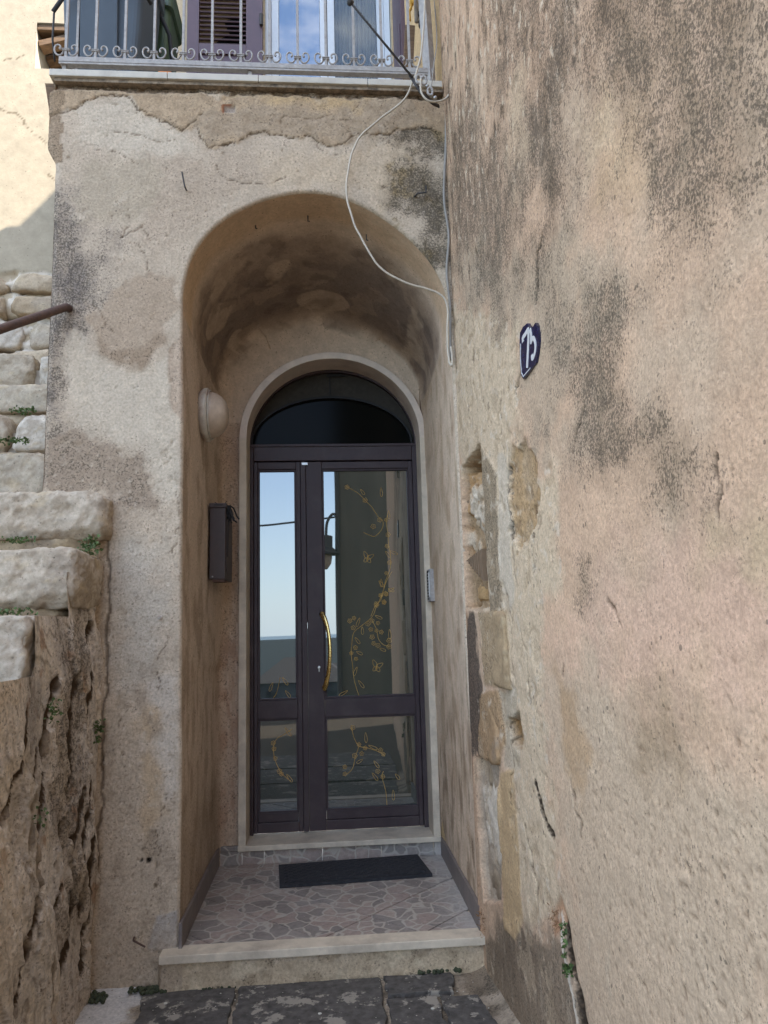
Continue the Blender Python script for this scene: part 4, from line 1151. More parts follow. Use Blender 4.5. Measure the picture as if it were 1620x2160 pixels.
m_ = MB(); m_.lathe([(0.0085, 0), (0.0085, -0.008), (0.006, -0.009)], (0.523, YD + 0.01, 0.952), 'y', 16)
m_.box((0.5195, YD + 0.003, 0.928), (0.5265, YD + 0.01, 0.946), 0.002); m_.build('lock_cylinder', MAT['steel'], door_o)

# arched fanlight: outer ring, dark glass; panel, bow and bar model the reflected soffit
def ell(cx, zc, a, b, n=48): return [(cx + a * math.cos(t), zc + b * math.sin(t)) for t in np.linspace(math.pi, 0, n)]
def arc_bar(name, cx, zc, a0, b0, a1, b1, y0, y1, mat):
    P0 = np.array(ell(cx, zc, a0, b0)); P1 = np.array(ell(cx, zc, a1, b1)); n = len(P0)
    bm = bmesh.new(); rows = [[bm.verts.new((p[0], y, p[1])) for p in P] for P, y in ((P0, y1), (P0, y0), (P1, y0), (P1, y1))]
    for a, b in zip(rows, rows[1:] + rows[:1]):
        for i in range(n - 1): bm.faces.new((a[i], a[i + 1], b[i + 1], b[i]))
    for k in (0, n - 1): bm.faces.new([r_[k] for r_ in rows])
    bmesh.ops.recalc_face_normals(bm, faces=bm.faces[:])
    me = bpy.data.meshes.new(name); bm.to_mesh(me); bm.free()
    return link(name, me, mat, door_o)
arc_bar('fanlight_frame', 0.622, 2.213, 0.482, 0.446, 0.470, 0.430, YD + 0.0, YD + 0.05, MAT['door'])
arc_bar('reflected_bow', 0.615, 2.213, 0.468, 0.290, 0.456, 0.276, YD + 0.012, YD + 0.055, MAT['gasket'])
arc_bar('soffit_reflection', 0.622, 2.213, 0.4695, 0.4295, 0.467, 0.288, YD + 0.030, YD + 0.05, MAT['fanreflection'])
m_ = MB(); m_.prism([(p[0], p[1]) for p in ell(0.615, 2.213, 0.458, 0.278)], 'y', YD + 0.040, YD + 0.046); m_.build('fanlight_glass', MAT['fanglass'], door_o)
m_ = MB(); bx(m_, 0.605, 0.611, YD + 0.022, YD + 0.032, 2.505, 2.642, 0.001); bx(m_, 0.590, 0.70, YD + 0.018, YD + 0.03, 2.622, 2.634, 0.001); m_.build('reflected_joint', MAT['gasket'], door_o)

# gold line drawing on the panes, raised lines on the outer face of the glass
def florals():
    yg = YD + 0.0335
    pane = lambda z, x: (0 if x < 0.45 else 1, 0 if z < 0.73 else 1)
    B = {}
    def ribbon(pts, w=0.0011):
        pts = [tuple(p) for p in pts]
        mx = sum(p[0] for p in pts) / len(pts); mz = sum(p[1] for p in pts) / len(pts)
        lo, hi = (0.197, 0.395) if mx < 0.45 else (0.562, 1.043)
        zl, zh = (0.206, 0.676) if mz < 0.735 else (0.792, 2.058)
        pts = [(min(max(p[0], lo), hi), min(max(p[1], zl), zh)) for p in pts]
        mb = B.setdefault((mx < 0.45, mz < 0.735), MB())
        mb.tube([(p[0], yg, p[1]) for p in pts], w, 4)
    rng = random.Random(5)
    for s in STEMS:
        ribbon(catmull(s, 5), 0.0014)
    for grp in FLOWERS:
        for (fx, fz) in grp:
            r = 0.0105 + rng.random() * 0.004; ph = rng.random() * 6
            pts = []
            for k in range(41):
                t = k / 40 * 2 * math.pi
                q = r * (0.62 + 0.38 * abs(math.sin(2.5 * t)))
                pts.append((fx + q * math.cos(t + ph), fz + q * math.sin(t + ph)))
            ribbon(pts, 0.0011)
            ribbon([(fx + 0.3 * r * math.cos(t), fz + 0.3 * r * math.sin(t)) for t in np.linspace(0, 6.28, 8)], 0.0009)
    def leaf_(lx, lz, a, L, w):
        pts = []
        for k in range(17):
            t = k / 16 * 2 * math.pi
            u = L / 2 * math.cos(t); v = w / 2 * math.sin(t) * (1 - 0.4 * math.cos(t))
            pts.append((lx + u * math.cos(a) - v * math.sin(a), lz + u * math.sin(a) + v * math.cos(a)))
        ribbon(pts, 0.0011)
    for grp in LEAVES:
        for (lx, lz) in grp:
            leaf_(lx, lz, rng.choice([1.2, 0.5, 2.2, 2.7, 1.6]), 0.035 + rng.random() * 0.02, 0.013)
    for grp in BUTTERFLIES:
        for (bx_, bz) in grp:
            for a, L in ((2.0, 0.045), (0.5, 0.042), (3.9, 0.028), (5.3, 0.030)):
                leaf_(bx_ + 0.5 * L * math.cos(a), bz + 0.5 * L * math.sin(a), a, L, 0.02)
            ribbon([(bx_ - 0.003, bz - 0.012), (bx_ + 0.003, bz + 0.018)], 0.0016)
    for k, mb in B.items():
        mb.build('floral_drawing', MAT['gold'], door_o)
florals()

MAT['mortarbed'] = simple_mat('dirty_mortar_bed', (0.30, 0.23, 0.16), 0.95, var=0.5, scale=50, bump=1.0, dirt=(0.05, 0.04, 0.03), dirt_amt=0.8)
# ---- balcony slab (part of the house)
for a, b in ((-0.607, -0.10), (-0.098, 0.30), (0.302, 0.79), (0.792, 1.132)):
    m_ = MB(); m_.box((a, -0.026, 3.590), (b, 0.30, 3.622 - 0.001 * (a > 0)), 0.003); m_.build('balcony_edge_slab', MAT['slabmarble'], house)
m_ = MB(); m_.box((-0.590, -0.012, 3.574), (1.135, 0.29, 3.5895)); m_.build('mortar_bed', MAT['mortarbed'], house)
m_ = MB(); m_.box((-0.585, 0.302, 3.55), (1.14, 1.30, 3.614)); m_.build('terrace_floor', MAT['slabmarble'], house)
# underside of the stepped-out corner
m_ = MB(); m_.prism([(-0.585, 3.27), (-0.640, 3.585), (-0.5, 3.585), (-0.5, 3.10), (-0.560, 3.13)], 'y', 0.02, 0.42)
m_.build('corner_corbel', MAT['wood'], house)

# ---- upper wall (one plane with the neighbouring wall on the left), with openings
def upper_wall():
    x = np.r_[np.linspace(-6, -1.9, 12), np.arange(-1.8, 1.45, 0.0125)]
    z = np.r_[np.arange(1.2, 5.4, 0.0125), np.linspace(5.5, 6.4, 6)]
    X, Z = np.meshgrid(x, z, indexing='ij')
    p = Paint(X, Z, (172, 163, 144), 0.05)
    p.vary(2, 0.06, 201); p.vary(14, 0.05, 202)
    p.lay((X > -0.5) * sstep(-0.1, 0.3, fbm(X, Z, 3, 4, 203)), (196, 178, 146), 0.5, 0.2)
    p.lay(sstep(-0.42, -0.30, X), (196, 178, 146), 0.6)
    # lower part: rubble with peeling limewash
    edge = 3.33 + 0.06 * fbm(X, Z, 6, 4, 204)
    rub = 1 - sstep(edge - 0.01, edge + 0.01, Z)
    p.lay(rub, (186, 172, 148), 0.95, 0.3)
    row = 0.19
    k = np.floor(Z / row); fz = Z / row - k
    xo = X / 0.42 + 0.37 * k + 0.12 * gnoise(X * 3, Z * 3, 5); fx = xo - np.floor(xo)
    jd = np.minimum(np.minimum(fz, 1 - fz) * row, np.minimum(fx, 1 - fx) * 0.42) + 0.018 * fbm(X, Z, 12, 4, 205)
    j = 1 - sstep(0.004, 0.026, jd)
    p.lay(rub * j, (92, 78, 60), 0.8)
    flk = rub * sstep(-0.05, 0.02, fbm(X, Z, 7, 5, 206))
    p.lay(flk, (216, 210, 198), 0.85, 0.05)
    H = rub * (-0.018 - 0.03 * j * (1 - 0.6 * flk) + 0.012 * flk + 0.012 * fbm(X, Z, 11, 5, 207)) + 0.004 * fbm(X, Z, 3, 3, 208)
    for i, c in enumerate(([(-1.45, 4.42), (-1.30, 4.38), (-1.20, 4.25), (-1.12, 4.18), (-1.04, 4.06)], [(-1.12, 3.98), (-1.05, 3.94)], [(-1.40, 4.75), (-1.28, 4.78)])):
        p.crack(c, 0.0045, 0.006, (96, 84, 66), 0.02, 210 + i, 0.8)
    for cx, cz in ((-1.37, 5.07), (-1.20, 5.065)):
        d = np.hypot(X - cx, Z - cz); p.lay(1 - sstep(0.006, 0.011, d), (150, 140, 125), 0.8)
    ins = ((X > -1.225) & (X < -0.70) & (Z > 4.690) & (Z < 5.03)) | ((X > 0.215) & (X < 1.052) & (Z > 3.58) & (Z < 5.9))
    keep = ~(ins[:-1, :-1] & ins[1:, :-1] & ins[1:, 1:] & ins[:-1, 1:])
    # straighten the edges of the openings
    grid_mesh('upper_wall', np.dstack([X, 1.3 - H, Z]), np.dstack([p.c, p.a]), MAT['cream'], left_h, keep)
left_h = empty('sunlit_house', (-1.5, 1.3, 1.2), 'cream plastered house wall behind, catching the sun above the rough stone courses', 'house')
upper_wall()
# reveals of the small opening and of the window
def reveal(x0, x1, z0, z1, y0, y1, mat, name, parent):
    m_ = MB()
    m_.box((x0 - 0.05, y0, z0 - 0.05), (x0 + 0.004, y1, z1 + 0.05)); m_.box((x1 - 0.004, y0, z0 - 0.05), (x1 + 0.05, y1, z1 + 0.05))
    m_.box((x0 + 0.005, y0, z1 - 0.004), (x1 - 0.005, y1, z1 + 0.05)); m_.box((x0 + 0.005, y0, z0 - 0.05), (x1 - 0.005, y1, z0 + 0.004))
    return m_.build(name, mat, parent)
# creamy reveal without vertex colours
MAT['revealcream'] = simple_mat('cream_reveal', (0.50, 0.46, 0.38), 0.9, var=0.1, scale=20)
reveal(-1.222, -0.70, 4.692, 5.028, 1.305, 1.62, MAT['revealcream'], 'opening_reveal', left_h)
m_ = MB(); m_.box((-1.24, 1.6, 4.6), (-0.68, 1.7, 5.1)); m_.build('dark_recess', MAT['darkroom'], left_h)
m_ = MB(); m_.box((-1.216, 1.31, 4.985), (-0.706, 1.56, 5.02), 0.004); m_.build('timber_lintel', MAT['wood'], left_h)
for k in range(2):
    m_ = MB(); m_.box((-1.21, 1.33 + k * 0.13, 4.885), (-0.75, 1.41 + k * 0.13, 4.925), 0.004, Matrix.Rotation(R(-17), 3, 'Y'), (-1.21, 1.37, 4.9))
    m_.build('timber_rafter', MAT['wood'], left_h)

# ---- window and shutters of the upper floor
reveal(0.212, 1.056, 3.50, 5.92, 1.305, 1.45, MAT['revealcream'], 'window_reveal', house)
win = MB()
bx(win, 0.222, 0.262, 1.34, 1.40, 3.6, 5.9); bx(win, 1.010, 1.048, 1.34, 1.40, 3.6, 5.9)
bx(win, 0.264, 1.008, 1.341, 1.40, 5.84, 5.9)
win_o = win.build('balcony_window', MAT['white'], house)
for (a, b) in ((0.264, 0.628), (0.632, 1.008)):
    m_ = MB(); bx(m_, a, a + 0.046, 1.35, 1.39, 3.62, 5.83); bx(m_, b - 0.046, b, 1.35, 1.39, 3.62, 5.83)
    bx(m_, a + 0.047, b - 0.047, 1.351, 1.39, 3.62, 3.70); m_.build('window_sash', MAT['white'], win_o)
m_ = MB(); m_.box((0.312, 1.368, 3.7), (0.580, 1.374, 5.83)); m_.build('window_pane', MAT['winglass'], win_o)
m_ = MB(); m_.box((0.680, 1.368, 3.7), (0.960, 1.374, 5.83)); m_.build('window_pane', MAT['clear'], win_o)
m_ = MB()
for k in range(14):
    x = 0.66 + k * 0.024
    m_.tube([(x + 0.02 * math.sin(k), 1.44 + 0.012 * (k % 2), 3.6), (x + 0.004 * k, 1.44 + 0.014 * ((k + 1) % 2), 5.9)], 0.012, 6)
m_.build('curtain', MAT['curtain'], win_o, True)
m_ = MB(); m_.box((0.2, 1.5, 3.5), (1.1, 1.52, 6.0)); m_.build('dark_room', MAT['darkroom'], win_o)

def shutter(x0, x1, y, hinge_rot, name='shutter'):
    m_ = MB(); t = 0.036
    bx(m_, x0, x0 + 0.075, y, y + t, 3.60, 5.86); bx(m_, x1 - 0.105, x1, y, y + t, 3.60, 5.86)
    a, b = x0 + 0.0755, x1 - 0.1055
    bx(m_, a, b, y + 0.001, y + t, 5.80, 5.86); bx(m_, a, b, y + 0.001, y + t, 4.815, 4.885)
    bx(m_, a, b, y + 0.001, y + t, 3.60, 3.70)
    bx(m_, a + 0.002, b - 0.002, y + 0.014, y + t - 0.008, 3.70, 4.815)
    bx(m_, a + 0.030, b - 0.030, y + 0.006, y + 0.013, 3.75, 4.77)
    o = m_.build(name, MAT['shutter'], house)
    z = 4.90
    first = None
    while z < 5.30:
        if first is None:
            s = MB(); s.box((a + 0.001, y + 0.006, -0.0045), (b - 0.001, y + 0.040, 0.0045), 0.002, Matrix.Rotation(R(32), 3, 'X'))
            first = s.build('louvre_slat', MAT['shutter'], o)
            base = first.location.copy(); q = first
        else:
            q = first.copy(); col.objects.link(q); q.parent = o
        q.location = base + Vector((0, 0, z)); z += 0.033
    return o
sh = shutter(-0.268, 0.212, 1.262, 0)
m_ = MB(); m_.box((-0.20, 1.2995, 4.86), (0.12, 1.3045, 5.9)); m_.build('louvre_shade_board', MAT['darkroom'], sh)  # near-black sheet standing in for the shade behind the slats
m_ = MB(); m_.tube([(0.205, 1.25, 5.02), (0.205, 1.25, 5.10)], 0.012, 8); m_.build('hinge', MAT['darkiron'], sh)
m_ = MB(); bx(m_, 1.062, 1.098, 0.86, 1.29, 3.60, 5.86); m_.box((1.056, 0.90, 3.75), (1.0615, 1.25, 4.75), 0.002)
m_.build('shutter', MAT['shutter'], house)

# =================================================================== RIGHT-HAND BUILDING
rb = empty('side_building', (1.3, -0.5, -0.14), 'tall peach plaster wall with black streaks of damp running down beside the niche', 'wall')
WX = lambda u: 1.14 + 0.06 * u

def side_wall():
    u = np.r_[-1.32, -1.1, -0.9, np.linspace(-0.75, -0.02, 60), np.arange(-0.0145, 0.62, 0.0050), np.arange(0.62, 2.35, 0.0062), np.linspace(2.45, 5.0, 34)]
    z = np.r_[np.arange(-0.2, 4.45, 0.0068), np.linspace(4.5, 6.4, 24)]
    U, Z = np.meshgrid(u, z, indexing='ij')
    p = Paint(U, Z, (203, 174, 146), 0.18)
    f = WP
    p.vary(2.2, 0.10, 301); p.vary(8, 0.08, 302); p.vary(30, 0.05, 303)
    st = fbm(U * 1.0, Z * 0.16, 14, 5, 304, 0.6)            # vertical streaks
    p.lay(sstep(-0.1, 0.5, fbm(U, Z, 2.6, 5, 305)), (192, 174, 150), 0.6)
    p.poly(f['grey1'], (182, 166, 142), 0.10, 0.12, 0.7, 0.4, seed=11)
    p.poly(f['grey2'], (184, 166, 142), 0.08, 0.12, 0.7, 0.35, seed=12)
    p.poly(f['palestrip'], (204, 186, 158), 0.05, 0.08, 0.85, 0.2, seed=13)
    p.poly(f['pink1'], (206, 174, 150), 0.12, 0.14, 0.75, 0.15, seed=14)
    p.poly(f['pink2'], (208, 176, 150), 0.05, 0.08, 0.6, 0.15, seed=15)
    p.poly(f['olive1'], (186, 168, 134), 0.08, 0.12, 0.5, 0.3, seed=16)
    p.poly(f['fadebr'], (190, 171, 146), 0.12, 0.12, 0.75, 0.25, seed=17)
    p.poly(f['peach1'], (204, 176, 142), 0.08, 0.08, 0.7, 0.1, seed=18)
    for k, c, a, s, sf in (('mold1', (120, 100, 78), 0.8, 0.95, 0.18), ('mold2', (136, 116, 92), 0.8, 0.85, 0.14), ('moldS', (150, 132, 108), 0.55, 0.75, 0.12),
                           ('mold3', (146, 132, 112), 0.8, 0.80, 0.10), ('mold4', (150, 135, 112), 0.66, 0.80, 0.06),
                           ('mold5', (156, 140, 118), 0.6, 0.72, 0.05), ('mold6', (148, 131, 108), 0.7, 0.80, 0.06),
                           ('mold7', (150, 134, 110), 0.6, 0.65, 0.07), ('mold8', (158, 145, 124), 0.7, 0.65, 0.05), ('spot9', (140, 124, 100), 0.7, 0.75, 0.05)):
        m = pmask(U, Z, f[k], sf * 2.2, 0.20, 4, 20 + len(k) * 3 + int(a * 100) % 13)
        n = fbm(U * 1.2, Z * 0.55, 24, 5, 320 + int(a * 50), 0.7)
        kk = m * np.clip(0.62 + 1.1 * st + 0.9 * n, 0.0, 1.25)
        p.lay(kk, c, a * 0.85)
        p.a = np.maximum(p.a, p.a * (1 - m) + s * m)
    hi = sstep(2.6, 3.3, Z) * sstep(-0.15, 0.35, st) * (U < 1.7) * (U > -0.02)
    p.lay(hi, (128, 108, 84), 0.5, 0.85)
    pl = sstep(3.0, 3.5, Z) * sstep(0.22, 0.5, fbm(U * 1.0, Z * 0.2, 16, 4, 310)) * (U > -0.02)
    p.lay(pl, (206, 190, 162), 0.7, 0.3)
    fk = sstep(0.24, 0.40, fbm(U, Z * 0.45, 34, 3, 371, 0.55)) * sstep(2.3, 2.9, Z) * (U > -0.02) * (U < 1.5)
    p.lay(fk, (206, 194, 172), 0.75, 0.2)
    fk2 = sstep(0.22, 0.42, fbm(U, Z * 0.4, 30, 3, 372, 0.55)) * sstep(2.0, 2.9, Z) * (U > -0.02) * (U < 1.5)
    p.lay(fk2, (92, 74, 56), 0.6, 0.8)
    for k in ('pale1', 'pale2'):
        p.poly(f[k], (204, 184, 154), 0.08, 0.10, 0.5, 0.3, seed=22)
    gr = sstep(0.28, 0.42, fbm(U, Z * 0.5, 20, 4, 311)) * (Z > 1.9) * (U < 1.2) * (U > -0.02)
    p.lay(gr, (140, 124, 104), 0.35, 0.6)
    p.poly(f['damp7'], (160, 139, 112), 0.08, 0.08, 0.75, 0.3, seed=23)
    p.poly(f['brown2'], (176, 145, 108), 0.04, 0.07, 0.6, 0.2, seed=24)
    p.poly(f['brownstrip'], (168, 134, 104), 0.02, 0.05, 0.7, 0.4, seed=25)
    p.poly(f['lowdamp'], (140, 125, 106), 0.05, 0.05, 0.92, 0.5, h=0.004, hsoft=0.01, seed=26)
    p.poly(f['lowdark'], (112, 98, 82), 0.07, 0.08, 0.6, 0.5, seed=27)
    stl = sstep(0.15, 0.4, fbm(U * 1.0, Z * 0.35, 26, 4, 312)) * (Z < 0.45) * (U < 1.25)
    p.lay(stl, (186, 172, 150), 0.35)
    p.lay(sstep(-0.02, 0.3, 0.05 - Z + 0.15 * fbm(U, Z, 5, 4, 313)), (122, 108, 90), 0.6, 0.5)
    p.poly(f['rust1'], (166, 110, 68), 0.012, 0.02, 0.55, 0.3, h=-0.008, seed=28)
    # ---- peeled and broken plaster by the corner
    p.poly(f['peelA'], (178, 150, 112), 0.004, 0.03, 0.95, 0.35, h=-0.014, hsoft=0.004, seed=31, wsc=14)
    m = pmask(U, Z, f['peelA'], 0.004, 0.03, 14, 31)
    p.lay(m * sstep(0.1, 0.35, fbm(U, Z, 22, 4, 314)), (134, 112, 86), 0.7, 0.5)
    p.h = p.h + m * 0.007 * fbm(U, Z, 28, 4, 315)
    p.poly(f['recA'], (160, 138, 108), 0.004, 0.010, 0.95, 0.25, h=-0.045, hsoft=0.004, seed=32, wsc=16)
    rA = pmask(U, Z, f['recA'], 0.004, 0.010, 16, 32)
    cave = pmask(U, Z, CAVE, 0.004, 0.012, 14, 33)
    p.h = p.h - 0.16 * cave * rA; p.lay(cave * rA, (110, 80, 52), 0.85)
    p.poly(f['blockA'], (182, 148, 106), 0.006, 0.02, 0.9, 0.2, h=0.022, hsoft=0.006, seed=34)
    p.poly(f['whiteA'], (204, 194, 176), 0.02, 0.03, 0.9, 0.05, seed=35)
    mw = rA * sstep(0.0, 0.15, fbm(U, Z * 0.8, 6, 4, 316)) * (Z < 1.72)
    p.lay(mw, (196, 184, 164), 0.8, 0.1); p.h = p.h + mw * 0.012
    rb_ = rA * sstep(0.1, 0.25, fbm(U, Z, 12, 4, 317)); p.lay(rb_, (170, 134, 92), 0.6); p.h = p.h - rb_ * 0.012
    p.h = p.h + rA * 0.016 * fbm(U, Z, 16, 5, 318)
    p.poly(f['jamb'], (150, 134, 110), 0.006, 0.01, 0.85, 0.6, h=0.004, seed=36)
    p.poly(f['palejam'], (200, 188, 168), 0.01, 0.02, 0.8, 0.1, seed=37)
    # exposed blocks and joints lower down
    zone = pmask(U, Z, f['blockB'], 0.02, 0.02) + pmask(U, Z, f['blockC'], 0.02, 0.02)
    p.poly(f['seamC'], (184, 172, 150), 0.01, 0.03, 0.8, 0.3, h=-0.006, seed=38)
    p.poly(f['blockB'], (176, 154, 122), 0.004, 0.010, 0.95, 0.45, h=0.004, hsoft=0.006, seed=39)
    p.poly(f['blockC'], (172, 144, 110), 0.004, 0.008, 0.95, 0.5, h=0.005, hsoft=0.006, seed=40)
    p.poly(f['darkstripe'], (104, 92, 82), 0.01, 0.04, 0.85, 0.85, seed=41)
    p.poly(f['recB'], (170, 158, 140), 0.004, 0.010, 0.95, 0.2, h=-0.030, hsoft=0.005, seed=42)
    rB = pmask(U, Z, f['recB'], 0.004, 0.010, 9, 42)
    p.poly(f['whiteB'], (210, 200, 182), 0.01, 0.03, 0.95, 0.04, h=0.012, hsoft=0.02, seed=43)
    p.h = p.h + rB * 0.014 * fbm(U, Z, 12, 4, 319)
    p.poly(f['hole'], (150, 118, 78), 0.005, 0.012, 0.95, 0.3, h=-0.035, hsoft=0.006, seed=44)
    p.poly(f['ochre'], (190, 164, 126), 0.004, 0.008, 0.95, 0.2, h=0.003, hsoft=0.006, seed=45)
    brk = (pmask(U, Z, f['blockB'], 0.02, 0.02) + pmask(U, Z, f['blockC'], 0.02, 0.02) + pmask(U, Z, f['palestrip'], 0.06, 0.05)) > 0.3
    br2 = brk * sstep(0.12, 0.3, fbm(U, Z, 12, 5, 360, 0.6)); p.lay(br2, (170, 150, 122), 0.5, 0.3); p.h = p.h - 0.003 * br2
    br3 = brk * sstep(0.18, 0.34, fbm(U, Z, 20, 5, 361, 0.6)); p.lay(br3, (208, 196, 176), 0.6, 0.1)
    p.h = p.h + brk * 0.003 * fbm(U, Z, 18, 4, 362)
    for i, (k, w, d) in enumerate((('k1', 0.006, 0.010), ('k2', 0.009, 0.022), ('k3', 0.014, 0.045), ('k4', 0.0045, 0.008), ('k5', 0.006, 0.01), ('k6', 0.003, 0.006), ('k7', 0.004, 0.008),
                                   ('k8', 0.003, 0.006), ('k9', 0.003, 0.005), ('k10', 0.010, 0.012))):
        p.crack(WC[k], w, d, (52, 43, 34), 0.014, 330 + i)
    # skin of render left of the long crack stands proud with a white broken lip
    lipP = [(a + 0.018, b) for a, b in WC['k3']]
    d = seg_dist(U + 0.006 * fbm(U, Z, 30, 3, 341), Z, [(a - 0.048, b) for a, b in WC['k3']])
    p.lay(1 - sstep(0.005, 0.011, d), (214, 206, 190), 0.8, 0.0); p.h = p.h + 0.005 * (1 - sstep(0.006, 0.014, d))
    for i, c in enumerate(([(0.62, 1.95), (0.60, 1.80), (0.64, 1.70)], [(0.55, 1.30), (0.60, 1.18), (0.58, 1.02), (0.62, 0.92)], [(0.48, 0.85), (0.52, 0.70), (0.50, 0.58)], [(0.70, 1.15), (0.75, 1.05), (0.74, 0.92)],
                           [(0.62, 0.55), (0.68, 0.45), (0.72, 0.32)], [(0.30, 2.25), (0.28, 2.10), (0.32, 2.0)], [(0.45, 2.6), (0.43, 2.45)], [(0.85, 1.55), (0.88, 1.45), (0.86, 1.30)], [(1.05, 0.75), (1.10, 0.62)], [(1.35, 1.22), (1.42, 1.15)], [(0.20, 1.95), (0.17, 2.10), (0.22, 2.3)])):
        p.crack(c, 0.0045, 0.008, (92, 76, 58), 0.03, 380 + i, 0.85)
    pe = sstep(0.20, 0.235, fbm(U, Z * 0.7, 5.5, 5, 395, 0.6)) * sstep(0.95, 0.75, U) * sstep(2.1, 1.9, Z) * (U > 0.02)
    p.lay(pe, (178, 160, 134), 0.5, 0.35); p.h = p.h - 0.004 * pe
    # pitted cement: pocks denser towards the lower right
    pk = fbm(U, Z, 62, 2, 342, 0.4)
    dens = sstep(0.55, 1.9, U) * sstep(1.25, 0.55, Z) * 0.9 + 0.25 * sstep(0.25, 0.5, fbm(U, Z, 3, 3, 344)) * (U > 0.3)
    q = sstep(0.62 - 0.30 * dens, 0.74 - 0.30 * dens, pk * 1.2) * (dens > 0.04)
    p.lay(q, (120, 100, 78), 0.55); p.h = p.h - 0.004 * q
    rough = sstep(0.0, 0.3, fbm(U, Z, 2.2, 3, 345)) * sstep(0.7, 1.3, U)
    p.h = p.h + rough * 0.0028 * fbm(U, Z, 42, 3, 346)
    # cream paint above the terrace
    cr_ = (U < -0.012) * 1.0
    p.lay(cr_, (208, 184, 142), 0.95, 0.05)
    relief = 0.012 * fbm(U, Z, 1.1, 3, 350) + 0.005 * fbm(U, Z, 6, 4, 351) + 0.0016 * fbm(U, Z, 26, 4, 352)
    relief = relief * sstep(-0.02, 0.12, U)
    H = p.h + relief
    X = WX(U) - H + 0.06 * (U < -0.012) * (Z < 3.5)
    grid_mesh('streaked_wall', np.dstack([X, -U, Z]), np.dstack([p.c, p.a]), MAT['side'], rb, flip=True)
side_wall()
# body of the building: low wing over the lane, added taller block behind
MAT['farplaster'] = simple_mat('far_plaster', (0.42, 0.35, 0.27), 0.95, var=0.12, scale=3, dirt=(0.2, 0.16, 0.12), dirt_amt=0.5)
m_ = MB(); m_.prism([(1.22, 0.33), (1.46, -5.0), (7, -5.0), (7, 0.33)], 'z', -0.4, 6.395); m_.build('wing_body', MAT['farplaster'], rb)
m_ = MB(); m_.prism([(1.19, 0.335), (7, 0.335), (7, 6.0), (1.19, 6.0)], 'z', -0.4, 9.5); m_.build('tall_shade_block', MAT['farplaster'], rb)  # unseen block placed to keep the sun off shutters and window

# broken hollow brick stuck in the recess
m_ = MB()
tri = [(0.035, 1.405), (-0.325, 1.432), (-0.330, 1.312)]   # (−u, z) reversed below
tri = [(-0.02, 1.425), (-0.318, 1.442), (-0.322, 1.322)]
m_.prism(tri, 'x', 1.150, 1.215)
for k in range(7):
    t = (k + 0.7) / 8.0
    a = Vector((tri[0][0] * (1 - t) + tri[1][0] * t, tri[0][1] * (1 - t) + tri[1][1] * t)); b = Vector((tri[0][0] * (1 - t) + tri[2][0] * t, tri[0][1] * (1 - t) + tri[2][1] * t))
    m_.box((1.1440, a.x - 0.008, b.y + 0.003), (1.1505, a.x + 0.008, a.y - 0.002), 0.001)
m_.build('hollow_brick_fragment', MAT['terracotta'], rb)

# =================================================================== STONE STAIR ON THE LEFT
stair = empty('stone_staircase', (-0.8, -0.4, -0.14), 'worn white limestone stairs on a brown rubble flank climbing past the house corner', 'stairs')

